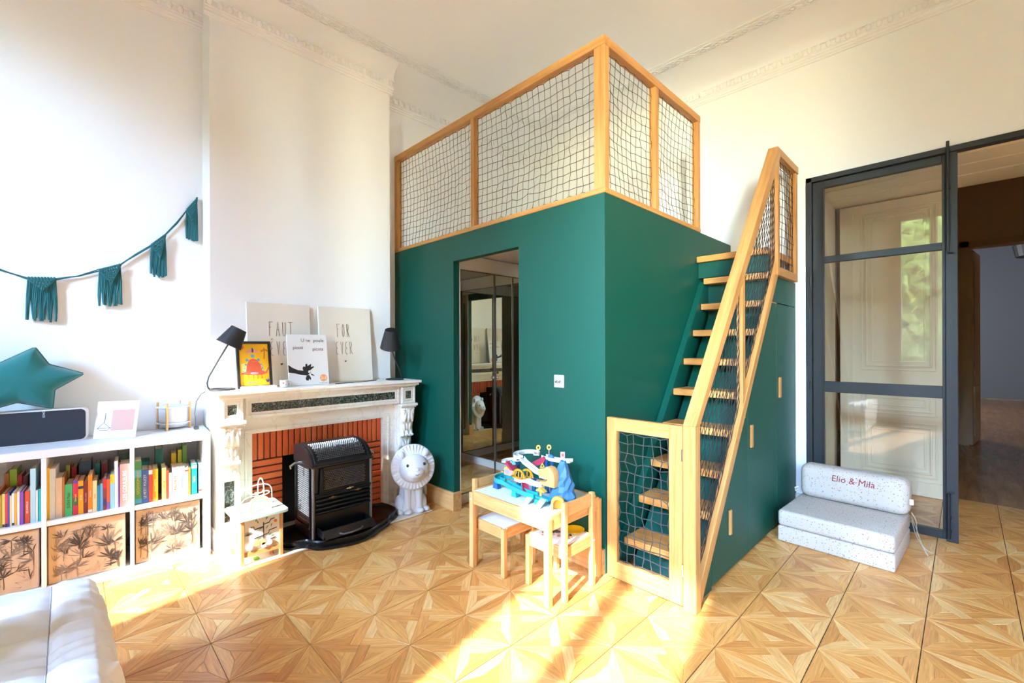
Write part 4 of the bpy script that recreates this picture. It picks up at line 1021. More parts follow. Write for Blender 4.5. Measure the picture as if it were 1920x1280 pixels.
# ---- storage bins with palm print
def lens(c, d, L, wd_, rv, uv):
    # slim leaf polygon in the plane of rv, uv
    n_ = V((-d[1], d[0])); pts = []
    for k in range(9):
        s_ = k/8; pts.append((s_*L, wd_*math.sin(math.pi*s_)**.8))
    for k in range(7, 0, -1):
        s_ = k/8; pts.append((s_*L, -wd_*math.sin(math.pi*s_)**.8*.2))
    return [c+rv*(d[0]*a+n_.x*b)+uv*(d[1]*a+n_.y*b) for a, b in pts]
def bin_(label, u0, u1, seed):
    z0, z1 = .0505, .362
    t = thing('storage_bin', label, 'storage bin', B((u0+u1)/2, .02, z0), group='palm print bins in the bookcase')
    bbox(MB(), u0, u1, .02, .35, z0, z1).build('box', 'kraft', t, bevel=.004, seg=2)
    rr = random.Random(seed); org = B(u1, .0192, z0); rv = -be; uv = V((0,0,1)); wd_, ht = u1-u0, z1-z0
    dk, lt = MB(), MB()
    def clipok(pts):
        for p in pts:
            a = (p-org).dot(rv); b_ = (p-org).dot(uv)
            if a < .006 or a > wd_-.006 or b_ < .006 or b_ > ht-.006: return False
        return True
    def put(mb, pts):
        if clipok(pts): mb.prism(pts, -bn*.0004)
    for _ in range(30):
        mb = dk if rr.random() < .6 else lt
        cx_, cz_ = rr.uniform(.02, wd_-.02), rr.uniform(.03, ht-.02); s_ = rr.uniform(.03, .062); kind_ = rr.random()
        c = org+rv*cx_+uv*cz_
        if kind_ < .5:
            for k in range(rr.randint(9, 13)):
                a = rr.uniform(-.5, math.pi+.5); put(mb, lens(c, (math.cos(a), math.sin(a)), s_*rr.uniform(.7, 1.15), s_*.10, rv, uv))
            tb = [c-uv*k*s_*.5+rv*math.sin(k)*.002 for k in range(4)]
            for k in range(3): put(mb, [tb[k]-rv*.0016, tb[k]+rv*.0016, tb[k+1]+rv*.0016, tb[k+1]-rv*.0016])
        else:
            a0 = rr.uniform(.6, 2.5)
            for k in range(rr.randint(7, 10)):
                a = a0+rr.uniform(-1.0, 1.0); put(mb, lens(c+rv*rr.uniform(-.006, .006), (math.cos(a), math.sin(a)), s_*rr.uniform(.9, 1.4), s_*.075, rv, uv))
    for _ in range(60):
        c = org+rv*rr.uniform(.01, wd_-.01)+uv*rr.uniform(.01, ht-.01); a = rr.uniform(0, 6.28)
        for k in range(3):
            aa = a+k*.35; L = rr.uniform(.02, .05); d_ = rv*math.cos(aa)+uv*math.sin(aa); n_ = rv*-math.sin(aa)+uv*math.cos(aa)
            put(lt, [c-n_*.0005, c+d_*L-n_*.0002, c+d_*L+n_*.0002, c+n_*.0005])
    dk.build('palm_print', 'palm_ink', t, kind='stuff'); lt.build('fern_print', 'palm_ink_light', t, kind='stuff')
    g_ = B((u0+u1)/2, .0195, .315)
    return t
bin_('palm printed bin beneath the shelf nearest the fireplace', .055, .368, 3)
bin_('palm printed bin in the middle, under the salmon and green books', .414, .730, 8)
bin_('palm printed bin above the corner of the grey daybed', .764, 1.090, 15)

# ---- books: (u0, u1, height, colour, title, text colour, words that tell it apart)
SHZ = .4
ORD = ['first', 'second', 'third', 'fourth', 'fifth', 'sixth', 'seventh', 'eighth', 'ninth', 'tenth', 'eleventh', 'twelfth', 'thirteenth', 'fourteenth', 'fifteenth', 'sixteenth', 'seventeenth', 'eighteenth', 'nineteenth', 'twentieth']
def book(u0, u1, h, col, label, title='', tcol='paper_white', d0=.03, dep=.17, z=SHZ, ts=.6, band=None, group='books in the bookcase'):
    t = thing('book', label, 'book', B((u0+u1)/2, d0, z), group=group)
    w2 = u1-u0; c = .0018 if w2 > .012 else .001
    m = MB(); bbox(m, u0, u0+c, d0, d0+dep, z+.0005, z+h); bbox(m, u1-c, u1, d0, d0+dep, z+.0005, z+h); bbox(m, u0+c, u1-c, d0, d0+c, z+.0005, z+h)
    col = tuple(int(v*.9) for v in col)
    cv = m.build('cover', col_mat(col), t)
    bbox(MB(), u0+c, u1-c, d0+c, d0+dep-.003, z+.003, z+h-.004).build('pages', 'cream', t)
    if title:
        p = B((u0+u1)/2, d0-.0006, z+h*.5)
        n_ = len(title); s_ = min(w2*ts, h*.85/(.62*n_))
        text(title, s_, p, (0,0,1), be, tcol, cv)
    if band:
        for zc0, zc1, bc_ in band: bbox(MB(), u0+.0004, u1-.0004, d0-.0005, d0, z+h*zc0, z+h*zc1).build('spine_band', col_mat(bc_), cv)
    return t
C3 = [((.34,.372,.255),(92,166,92),'green tall book with a yellow spine band against the divider','OCEANOMANIE','toy_yellow',[(.62,.8,(90,180,200)),(.02,.12,(90,180,200))]),
 ((.308,.339,.198),(74,112,186),'blue book with a white fairy-tale title','LE PETIT POUCET','paper_white',None),
 ((.289,.307,.196),(222,88,60),'red-orange thin book beside the blue fairy-tale book','','paper_white',[(.85,.98,(244,240,230))]),
 ((.263,.288,.194),(244,160,24),'amber thick book beside the red-orange one','ROUGETTE','pale_yellow',None),
 ((.224,.244,.193),(248,200,110),'pale apricot book titled EAT ME','EAT ME?','dino_brown',None),
 ((.211,.223,.176),(214,70,44),'narrow brick-red book beside the pale apricot one','','paper_white',None),
 ((.196,.210,.158),(222,212,196),'short beige book beside the narrow brick-red one','','ink',None),
 ((.163,.194,.184),(238,230,222),'off-white thick book with a small red title','RACONTE','dino_red',None),
 ((.132,.162,.183),(240,234,222),'off-white book with a teal handwritten title','Jacominus','toy_turq',None),
 ((.113,.131,.177),(244,240,230),'plain white slim book after the teal-titled one','','ink',[(.86,.92,(200,60,50))]),
 ((.101,.111,.171),(240,150,40),'narrow orange book between white and turquoise books','','paper_white',None),
 ((.068,.096,.193),(20,178,190),'turquoise book with multicoloured letters','TAPIS','toy_yellow',[(.86,.96,(240,240,240))]),
 ((.041,.060,.19),(168,208,228),'pale blue book at the fireplace end of the bookcase','TOUTES LES COMPTINES','toy_blue2',[(.08,.14,(214,70,50))])]
for (g_, col, lab, ti, tc_, bd_) in C3: book(*g_, col, lab, ti, tc_, band=bd_)
C2 = [((.724,.7335,.279),(248,196,10),'tall thin yellow book against the divider above the middle bin','',''),
 ((.702,.724,.274),(232,240,246),'tall white-blue book beside the thin yellow one','',''),
 ((.677,.701,.22),(246,226,204),'cream peach book beside the tall white-blue one','Cherche','paper_white'),
 ((.667,.676,.221),(190,118,62),'narrow tan book squeezed beside the green sushi book','',''),
 ((.636,.666,.177),(72,178,98),'green book lettered SUSHI MAKI','SUSHI Maki','ink'),
 ((.614,.634,.193),(214,40,70),'crimson book with a purple top on its spine','Une nuit','pale_yellow'),
 ((.592,.613,.187),(250,166,10),'orange-yellow book with a dark stripe','le roi','paper_white'),
 ((.574,.591,.178),(126,34,34),'maroon book between two orange books','Petits contes','dino_pink'),
 ((.555,.573,.212),(246,142,30),'orange book taller than the maroon one beside it','histoires','paper_white'),
 ((.536,.554,.177),(248,222,160),'pale yellow book with brown title','famille','dino_brown'),
 ((.523,.535,.146),(40,148,190),'short teal-blue book in the middle cell','',''),
 ((.511,.522,.155),(120,186,224),'short sky-blue book in the middle cell','',''),
 ((.496,.510,.181),(150,60,60),'dark red patterned book beside the sky-blue one','',''),
 ((.481,.495,.173),(232,96,60),'coral orange book beside the dark red patterned one','',''),
 ((.462,.480,.198),(150,210,236),'light blue book with an orange top band','',''),
 ((.446,.461,.273),(246,240,228),'tall ivory book beside the light blue one','',''),
 ((.439,.445,.237),(110,60,140),'very thin purple book beside the salmon encyclopaedia','',''),
 ((.394,.437,.249),(238,140,128),'thick salmon book lettered LES COULEURS','LES COULEURS','paper_white')]
BN = {5: [(.92,1,(84,60,150)),(.28,.5,(70,90,60))], 6: [(.76,.84,(40,40,60))], 12: [(.7,.98,(214,48,44)),(.14,.36,(60,60,110))], 14: [(.74,1,(250,180,40))], 13: [(.02,.25,(130,90,150))], 8: [(.02,.08,(240,220,200))]}
for i, (g_, col, lab, ti, tc_) in enumerate(C2): book(*g_, col, lab, ti, tc_ or 'paper_white', band=BN.get(i))
C1 = [((.907,.916,.19),(232,70,40),'scarlet book at the cut edge of the photo'), ((.8975,.906,.171),(186,150,40),'olive-yellow book beside the scarlet one'), ((.887,.8965,.174),(246,214,120),'straw yellow thin book after the olive-yellow one'),
 ((.8775,.886,.174),(226,60,90),'raspberry thin book after the straw yellow one'), ((.871,.877,.176),(70,90,170),'navy-blue very thin book after the raspberry one'), ((.8635,.870,.161),(244,226,150),'short cream-yellow very thin book'),
 ((.854,.863,.171),(240,236,244),'lilac-white thin book after the cream-yellow one'), ((.845,.853,.17),(248,186,50),'golden thin book beside the lilac-white one'), ((.835,.844,.176),(246,238,236),'white thin book beside the golden one'),
 ((.822,.833,.171),(160,80,190),'purple thin book beside the white ones'), ((.817,.821,.165),(70,60,70),'charcoal very thin book beside the purple one'), ((.799,.816,.172),(228,76,44),'vermilion book lettered LES ANIMAUX'), ((.777,.797,.287),(190,224,226),'tallest pale aqua book above the daybed'),
 ((.769,.776,.169),(244,244,240),'short white thin book beside the tallest pale aqua one'), ((.756,.767,.174),(40,180,170),'sea-green book against the divider'),
 ((.917,.930,.18),(240,120,60),'orange book beyond the scarlet one'), ((.931,.945,.185),(90,150,200),'blue book beyond the orange and scarlet ones'), ((.946,.962,.175),(236,230,220),'ivory book at the far end of the daybed cell')]
for i, (g_, col, lab) in enumerate(C1):
    book(*g_, col, lab, 'LES ANIMAUX' if 'ANIMAUX' in lab else '', 'paper_white', band=[(.02, .1, (40, 40, 80))] if i in (2, 3, 6) else None)
# back row, seen over the tops of the front row
BK = [((.232,.272,.285),(38,120,108),'dark green thick album standing behind the front row'), ((.135,.156,.262),(206,190,40),'lime book standing behind the off-white books'), ((.108,.131,.288),(120,170,70),'leaf green book standing behind the turquoise one'), ((.165,.19,.245),(238,190,30),'mustard book standing behind the off-white thick one'),
 ((.57,.62,.262),(62,92,122),'slate blue album standing behind the maroon book'), ((.632,.652,.235),(186,40,50),'dark red book standing behind the green sushi book'), ((.66,.676,.25),(200,200,90),'pistachio book standing behind the tan one'), ((.532,.552,.24),(30,134,126),'bottle green book standing behind the pale yellow one'), ((.497,.523,.235),(150,60,70),'burgundy book standing behind the sky-blue one'), ((.40,.452,.285),(96,140,126),'grey-green album standing behind the salmon one'),
 ((.868,.896,.265),(170,204,50),'lime green book standing behind the thin books'), ((.828,.845,.22),(120,30,50),'wine red book standing behind the purple one'), ((.757,.776,.245),(70,150,190),'steel blue book standing behind the sea-green one'), ((.898,.915,.245),(206,120,50),'rust orange book standing behind the olive-yellow one'), ((.85,.866,.23),(214,60,60),'cherry red book standing behind the golden one')]
for g_, col, lab in BK: book(*g_, col, lab, d0=.205, dep=.13)
for i, (c_, lab) in enumerate((((222,206,196), 'pinkish book at the bottom of the flat pile behind the green tall book'), ((196,40,54), 'red book in the middle of the flat pile'), ((210,120,110), 'rose book on the red one in the flat pile'), ((60,150,150), 'teal book on top of the flat pile'))):
    z_ = SHZ+.001+.024*i+.12; 
    if i == 0:
        bbox(MB(), .29, .36, .24, .36, SHZ+.0005, SHZ+.12)
    t = thing('book', lab, 'book', B(.32, .28, SHZ+.05*i), group='books in the bookcase')
    u0, u1 = .286+.004*i, .362-.003*i; zz = SHZ+.0005+.052*i
    m = MB(); bbox(m, u0, u1, .22, .36, zz, zz+.003); bbox(m, u0, u1, .22, .36, zz+.048, zz+.051); bbox(m, u0, u1, .22, .223, zz+.003, zz+.048)
    m.build('cover', col_mat(c_), t); bbox(MB(), u0+.002, u1-.002, .224, .358, zz+.003, zz+.048).build('pages', 'cream', t)

# ---- on top of the bookcase
BT = .785
t = thing('speaker', 'wide dark grey speaker with white edges under the star cushion', 'speaker', B(.80, .26, BT))
def rrect(w2, h2, r, n=6):
    pts = []
    for cx_, cy_, a0 in ((w2-r, h2-r, 0), (-w2+r, h2-r, 90), (-w2+r, -h2+r, 180), (w2-r, -h2+r, 270)):
        for k in range(n+1):
            a = math.radians(a0+90*k/n); pts.append((cx_+r*math.cos(a), cy_+r*math.sin(a)))
    return pts
SPU, SPW, SPH = .855, .54, .192
so = B(SPU, .215, BT+.001+SPH/2)
MB().prism([so-be*a+V((0,0,b)) for a, b in rrect(SPW/2, SPH/2, .028)], bn*.10).build('body', 'speaker_body', t, bevel=.003)
gr = MB().prism([so-be*a+V((0,0,b))-bn*.004 for a, b in rrect(SPW/2-.008, SPH/2-.007, .024)], bn*.006).build('grille', 'charcoal_cloth', t, bevel=.002)
text('SONOS', .013, so-bn*.0048-be*-.13+V((0,0,.075))+be*-.22, (0,0,1), be, 'tag_white', gr)
# star cushion
cpts = [(-.133,1.334),(-.078,1.235),(.069,1.176),(-.055,1.09),(-.063,.985),(-.20,1.03),(-.34,.985),(-.335,1.10),(-.45,1.19),(-.30,1.225)]
sc_c = V((-3.70, -.185, 1.14)); dense = []
for i in range(len(cpts)):
    a, b = cpts[i], cpts[(i+1) % len(cpts)]
    for k in range(6): dense.append((a[0]+(b[0]-a[0])*k/6, a[1]+(b[1]-a[1])*k/6))
dense = smooth_loop(dense, 1)
mcs = MB(); fr_, bk_ = [], []
for s_ in (.02, .25, .45, .62, .76, .87, .95, 1.):
    th = .095*math.sqrt(max(0, 1-s_**3.6))
    def pt(y, z, sg):
        yy = sc_c.y+(y-sc_c.y)*s_; zz = sc_c.z+(z-sc_c.z)*s_
        wr = .006*mnoise.noise(V((yy*14, zz*14, s_*3)))*(s_ > .5)
        tilt = -(zz-1.0)*.12
        return (sc_c.x+tilt+sg*(th*.75+.004)+wr, yy, zz)
    fr_.append([pt(y, z, 1) for y, z in dense]); bk_.append([pt(y, z, -1) for y, z in dense])
mcs.surf(fr_, closed=True); mcs.surf([r_[::-1] for r_ in bk_], closed=True)
t = thing('star_cushion', 'teal star shaped cushion standing on the speaker', 'cushion', (-3.70, -.185, .98))
mcs.build('cushion', 'teal_fabric', t, smooth=True)
MB().tube([(sc_c.x-(z-1.0)*.12+.001*math.sin(k*2.1), y, z) for k, (y, z) in enumerate(dense)], .005, 6, closed=True).build('piping', 'teal_fabric', t, smooth=True)
# photo card
t = thing('photo_card', 'white card with a balance drawing and a pinkish photograph on the bookcase', 'card', (-3.62, .195, BT))
p0, p1 = V((-3.655, .105, BT+.001)), V((-3.575, .288, BT+.001)); rv = (p1-p0).normalized(); up = V((-.28, .10, .96)); up = (up-rv*up.dot(rv)).normalized(); n_ = rv.cross(up)
W3, H3 = .205, .226
def K(a, b, n=0.): return p0+rv*a*W3+up*b*H3+n_*n
MB().obox(K(.5, .5, -.002), rv*W3/2, up*H3/2, n_*.002).build('card', 'paper_white', t)
MB().obox(K(.65, .48, .0004), rv*W3*.27, up*H3*.28, n_*.0004).build('photograph', col_mat((206, 160, 146)), t)
MB().tube([K(.22,.68,.001), K(.22,.42,.001)], .0012, 5).tube([K(.08,.28,.001), K(.20,.42,.001), K(.36,.28,.001)], .001, 5).tube([K(.06,.28,.001), K(.14,.22,.001), K(.30,.22,.001), K(.38,.28,.001), K(.06,.28,.001)], .0011, 5).build('balance_drawing', 'ink', t)
# round night light on wooden pegs
NC = V((-3.775, .51, BT))
t = thing('night_light', 'round white night light held by four wooden pegs', 'night light', NC)
MB().lathe([(.001, .012), (.06, .012), (.078, .03), (.082, .06), (.082, .13), (.078, .15), (.06, .158), (.001, .16)], NC, 28).build('drum', col_mat((204, 206, 210)), t, smooth=True)
for z in (.04, .145): MB().lathe([(.083, z), (.098, z), (.098, z+.005), (.083, z+.005), (.083, z)], NC, 28).build('ring', 'white_lacquer', t, smooth=True)
for a in (20, 110, 200, 290):
    aa = math.radians(a+40); p = NC+V((.094*math.cos(aa), .094*math.sin(aa), 0))
    MB().tube([p+V((0,0,.0005)), p+V((0,0,.178))], .0075, 10).build('peg', 'pine_z', t, smooth=True)

# ================================================================== GARLAND
gx = XR+.012
t = thing('macrame_garland', 'teal macrame garland of fringed pennants pinned to the white wall', 'garland', (gx, .2, 1.7))
cp = [(-.62,1.93),(-.45,1.84),(-.273,1.772),(-.166,1.737),(-.049,1.746),(.05,1.772),(.141,1.814),(.243,1.866),(.32,1.945),(.398,2.015),(.473,2.096),(.54,2.19),(.593,2.288),(.655,2.388)]
MB().tube([(gx, y, z) for y, z in cp], .0042, 6).tube([(gx+.004, y, z+.010*math.sin(i*1.3)) for i, (y, z) in enumerate(cp)], .003, 6).build('cord', 'teal_cord', t, smooth=True)
MB().tube([(XR, .655, 2.392), (gx+.008, .655, 2.392)], .005, 8).build('pin', 'teal_cord', t)
for i, (ya, za, yb, zb, zl) in enumerate(((-.166,1.735,-.049,1.744,1.495), (.141,1.814,.243,1.864,1.60), (.398,2.013,.473,2.094,1.815), (.593,2.288,.652,2.380,2.09))):
    rr = random.Random(50+i); a, b = V((gx+.016, ya, za)), V((gx+.016, yb, zb)); wv = b-a; ym = (ya+yb)/2
    tip = V((gx+.018, ym+.006, min(za, zb)-.062-.25*abs(zb-za)))
    hd_ = MB().tube([a, tip, b], .006, 6)
    nk = 6
    for r_ in range(nk):
        f0 = r_/nk
        p, q = a+(tip-a)*f0, b+(tip-b)*f0; n2 = max(2, int((1-f0)*9))
        for k in range(n2): hd_.ball(p+(q-p)*((k+.5)/n2)+V((.003,0,0)), (.006, (q-p).length/n2*.62, .0095), 6, 5)
    pn = hd_.build('pennant', 'teal_cord', t, smooth=True)
    fm = MB(); ns = 17
    for k in range(ns):
        f_ = (k+.5)/ns; top = (a+(tip-a)*(f_*2) if f_ < .5 else tip+(b-tip)*((f_-.5)*2))-V((.010,0,0))
        yy = ya-.006+(yb-ya+.012)*f_; cl = round(f_*4)/4*(yb-ya)+ya
        e = zl+rr.uniform(-.012, .012)
        pts = [top, (gx+.006+rr.uniform(-.003,.003), yy*.7+top.y*.3, top.z*.6+e*.4), (gx+.006+rr.uniform(-.003,.004), yy*.55+cl*.45, top.z*.3+e*.7), (gx+.008, yy*.4+cl*.6+rr.uniform(-.004,.004), e)]
        fm.tube(pts, [.0045, .0055, .0062, .0058], 5)
    fm.build('fringe', 'teal_cord', pn, smooth=True, kind='stuff')

# ================================================================== ACTIVITY CUBE
CX0, CX1, CY0, CY1, CZ = -3.315, -3.065, .735, .975, .0088
t = thing('activity_cube', 'wooden activity cube with a mint top and wire maze on the hearth', 'toy', (-3.19, .855, CZ))
for x in (CX0+.011, CX1-.011):
    for y in (CY0+.011, CY1-.011): box1('leg', 'pine_z', t, x-.011, x+.011, y-.011, y+.011, CZ, .285, bevel=.003)
for x in (CX0+.004, CX1-.012): box1('rail', 'pine_y', t, x, x+.008, CY0+.022, CY1-.022, .055, .085, bevel=.002)
for y in (CY0+.004, CY1-.012): box1('rail', 'pine_x', t, CX0+.022, CX1-.022, y, y+.008, .055, .085, bevel=.002)
fpn = box1('front_panel', 'cube_panel', t, CX1-.010, CX1-.006, CY0+.022, CY1-.022, .085, .283)
box1('back_panel', 'cube_panel', t, CX0+.006, CX0+.010, CY0+.022, CY1-.022, .085, .283)
lpn = box1('side_panel', 'cube_panel', t, CX0+.022, CX1-.022, CY0+.006, CY0+.010, .085, .283)
box1('side_panel', 'cube_panel', t, CX0+.022, CX1-.022, CY1-.010, CY1-.006, .085, .283)
box1('floor_panel', 'cube_panel', t, CX0+.022, CX1-.022, CY0+.022, CY1-.022, .075, .083)
TZ = .285
MB().prism([(-3.19+a, .855+b, TZ) for a, b in rrect(.155, .148, .03)], (0,0,.018)).build('top_board', 'mint', t, bevel=.003, seg=2)
fx = CX1-.0055
trk = lambda pts: MB().tube([(fx, y, z) for y, z in pts], .0028, 5).build('groove', 'ink', fpn)
trk([(.862,.125),(.862,.245)]); trk([(.79,.232),(.808,.230),(.812,.212),(.862,.218)]); trk([(.862,.232),(.895,.236),(.903,.252),(.925,.256)]); trk([(.81,.158),(.862,.165),(.89,.170),(.895,.187),(.938,.193)]); trk([(.90,.130),(.93,.135)])
for y, z, r_, mt_ in ((.782,.112,.018,'white_lacquer'), (.822,.128,.018,'peach'), (.858,.126,.017,'peach'), (.862,.105,.017,'white_lacquer'), (.893,.114,.018,'white_lacquer'), (.93,.238,.009,'toy_orange')):
    MB().lathe([(.001,0),(r_,0),(r_,.008),(.001,.008)], (fx, y, z), 18, Matrix.Rotation(H90, 3, 'Y')).build('slider_disc', mt_, fpn)
rr = random.Random(9)
for k in range(9):
    a = math.radians(20+18*k); pts = lens(V((fx+.0005, .775, .185)), (math.cos(a), math.sin(a)), .028, .0018, V((0,1,0)), V((0,0,1))); MB().prism(pts, (.0006,0,0)).build('leaf_print', 'ink', fpn)
for y, z, a in ((.82,.255,80),(.835,.245,110),(.875,.255,60),(.885,.26,100),(.835,.205,20),(.875,.20,50),(.905,.205,75),(.888,.155,30),(.90,.145,20),(.825,.145,15),(.84,.115,100)):
    a = math.radians(a); pts = lens(V((fx+.0004, y, z)), (math.cos(a), math.sin(a)), .026, .005, V((0,1,0)), V((0,0,1))); MB().prism(pts, (.0006,0,0)).build('leaf_print', 'leaf_green', fpn)
MB().prism([(fx+.0003, .80, .09), (fx+.0003, .95, .09), (fx+.0003, .92, .125), (fx+.0003, .88, .10)], (.0004,0,0)).build('ground_print', 'bead_natural', fpn)
for k in range(7): MB().ball((-3.16, CY0+.003, .13+.018*k), (.009, .006, .007), 10, 6).build('abacus_bead', 'dino_red' if k < 4 else 'bead_natural', lpn, smooth=True)
TT = TZ+.018
def arch(r_, w2, th, c, mt_):
    # flat rainbow arc standing on the top board
    pts = [(r_+w2, 0)]+[((r_+w2)*math.cos(math.pi*k/16), .03+(r_+w2)*math.sin(math.pi*k/16)) for k in range(17)]+[(-(r_+w2), 0), (-r_, 0)]+[(r_*math.cos(math.pi*(16-k)/16), .03+r_*math.sin(math.pi*(16-k)/16)) for k in range(17)]+[(r_, 0)]
    MB().prism([(c[0], c[1]+a, c[2]+b) for a, b in pts], (th, 0, 0)).build('rainbow_arc', mt_, t)
for r_, mt_ in ((.056, 'white_lacquer'), (.047, 'peach'), (.038, 'cream'), (.029, 'sage')): arch(r_, .009, .014, (-3.13, .855, TT), mt_)
def wire(pts): MB().tube(smooth3(pts), .0032, 6).build('wire', 'white_wire', t, smooth=True)
def smooth3(p):
    p = [V(q) for q in p]
    for _ in range(2):
        q = [p[0]]
        for i in range(len(p)-1): q += [p[i]*.75+p[i+1]*.25, p[i]*.25+p[i+1]*.75]
        p = q+[p[-1]]
    return p
wire([(-3.24,.76,TT),(-3.24,.76,TT+.06),(-3.22,.80,TT+.13),(-3.20,.88,TT+.15),(-3.20,.945,TT+.13),(-3.20,.95,TT+.06),(-3.20,.95,TT)])
wire([(-3.26,.78,TT),(-3.26,.78,TT+.11),(-3.24,.80,TT+.13),(-3.22,.82,TT+.09),(-3.22,.86,TT+.08),(-3.20,.92,TT+.10),(-3.16,.93,TT+.09),(-3.15,.87,TT+.085),(-3.17,.80,TT+.09),(-3.16,.755,TT+.06),(-3.16,.75,TT)])
wire([(-3.24,.88,TT),(-3.24,.875,TT+.13),(-3.24,.885,TT+.175),(-3.23,.90,TT+.175),(-3.23,.91,TT+.12),(-3.23,.91,TT)])
for i, (z, mt_) in enumerate(((.012, 'sage'), (.034, 'bead_natural'), (.056, 'white_lacquer'))): MB().ball((-3.16, .75, TT+z), .011, 12, 8).build('bead', mt_, t, smooth=True)
for p, mt_ in (((-3.22, .86, TT+.085), 'peach'), ((-3.20, .90, TT+.098), 'bead_natural'), ((-3.10, .80, TT+.007), 'bead_natural')): MB().ball(p, .009, 12, 8).build('bead', mt_, t, smooth=True)
tag(box1('toy_block', 'green_block', None, -3.135, -3.105, .82, .85, .0087, .018, bevel=.003), 'small bright green toy block under the activity cube', 'toy block')
tt_ = thing('toy_animal', 'small brown toy animal under the activity cube', 'toy', (-3.13, .925, .0087))
MB().ball((-3.13, .925, .0265), (.008, .014, .009), 10, 6).ball((-3.128, .942, .036), (.006, .007, .006), 8, 6).build('body', 'dino_brown', tt_, smooth=True)
for dy in (-.009, .009):
    for dx in (-.005, .005): MB().tube([(-3.13+dx, .925+dy, .0088), (-3.13+dx, .925+dy, .022)], .0025, 6).build('leg', 'dino_brown', tt_)

# ================================================================== TABLE AND CHAIRS
t = thing('play_table', "children's pine table with a white top below the light switch", 'table', (-1.805, 1.955, 0))
X0, X1, Y0, Y1, TH = -2.12, -1.487, 1.727, 2.2, .462
for x0 in (X0, X1-.034):
    for y0 in (Y0, Y1-.034): box1('leg', 'pine_z', t, x0, x0+.034, y0, y0+.034, 0, TH-.012, bevel=.004, seg=2)
for y0 in (Y0+.004, Y1-.022): box1('apron', 'pine_x', t, X0+.034, X1-.034, y0, y0+.018, TH-.078, TH, bevel=.003)
for x0 in (X0+.004, X1-.022): box1('apron', 'pine_y', t, x0, x0+.018, Y0+.022, Y1-.022, TH-.078, TH, bevel=.003)
box1('table_top', 'table_white', t, X0+.022, X1-.022, Y0+.022, Y1-.022, TH-.014, TH-.004)
for x in (X0+.017, X1-.017):
    MB().lathe([(.001,0),(.006,0),(.006,.002),(.001,.003)], (x, Y0-.0, TH-.05), 10, Matrix.Rotation(H90, 3, 'X')).build('screw_cap', 'cap_white', t)
def chair(label, loc, rz):
    # local: back at x=0, seat towards -x, width along y
    t = thing('play_chair', label, 'chair', loc, rz, group="pine children's chairs at the play table")
    wd_, dp, p = .27, .285, .028; SZ = .282
    for y in (0, wd_-p):
        box1('back_post', 'pine_z', t, -p, 0, y, y+p, 0, .518, bevel=.004, seg=2, local=True)
        box1('front_leg', 'pine_z', t, -dp, -dp+p, y, y+p, 0, SZ-.004, bevel=.004, seg=2, local=True)
        box1('seat_rail', 'pine_x', t, -dp+p, -p, y+.004, y+.018, SZ-.062, SZ, bevel=.003, local=True) if y == 0 else box1('seat_rail', 'pine_x', t, -dp+p, -p, y+p-.018, y+p-.004, SZ-.062, SZ, bevel=.003, local=True)
        MB().lathe([(.001,0),(.005,0),(.005,.002),(.001,.003)], (-.0+.0002, y+.014, SZ-.03), 10, Matrix.Rotation(H90, 3, 'Y')).build('screw_cap', 'cap_white', t, local=True)
    box1('seat_rail', 'pine_y', t, -dp+.004, -dp+.018, p, wd_-p, SZ-.062, SZ, bevel=.003, local=True)
    box1('seat_rail', 'pine_y', t, -p+.004, -p+.020, p, wd_-p, SZ-.062, SZ, bevel=.003, local=True)
    box1('seat', 'table_white', t, -dp+.018, -p, .018, wd_-.018, SZ-.012, SZ-.003, local=True)
    box1('back_rail', 'pine_y', t, -.022, -.006, p, wd_-p, .44, .512, bevel=.003, local=True)
    return t
c1_ = chair('pine chair in the sun, its back to the stair gate', (-1.457, 1.822, 0), 0)
chair('pine chair in the shade, its back to the cabin doorway', (-2.145, 2.04, 0), math.pi)
# things lying on the sunny chair
m = MB().box(-1.70, -1.575, 1.86, 1.99, .2805, .284)
t = thing('picture_leaflet', 'colourful leaflet lying on the sunny chair seat', 'leaflet', (-1.64, 1.925, .28)); lf_ = m.build('paper', col_mat((226, 214, 200)), t)
rr = random.Random(12)
for k in range(14):
    c = V((rr.uniform(-1.69, -1.585), rr.uniform(1.87, 1.98), .2842)); r_ = rr.uniform(.010, .022)
    MB().prism([c+V((r_*math.cos(a)*rr.uniform(.6, 1.2), r_*math.sin(a)*rr.uniform(.6, 1.2), 0)) for a in [k2*math.pi/4 for k2 in range(8)]], (0, 0, .0004)).build('print', rr.choice([col_mat((120, 120, 140)), col_mat((200, 130, 110)), col_mat((90, 84, 80)), col_mat((214, 170, 170)), col_mat((170, 110, 80))]), lf_)
tag(MB().lathe([(.001, .004), (.035, .004), (.055, .016), (.058, .018), (.050, .012), (.034, .001), (.001, .001)], (-1.56, 2.035, .2795), 28).build('toy_plate', 'yellow_plate', None, smooth=True), 'yellow toy plate on the seat of the sunny chair', 'plate')
tp_ = thing('toy_puppet', 'little brown toy figure lying on the sunny chair seat', 'toy', (-1.535, 1.93, .28))
MB().ball((-1.535, 1.93, .290), (.012, .016, .009), 10, 6).ball((-1.525, 1.952, .291), (.009, .009, .009), 10, 6).build('body', 'dino_brown', tp_, smooth=True)
MB().ball((-1.525, 1.953, .296), (.009, .009, .006), 10, 6).build('hair', 'ink', tp_, smooth=True)

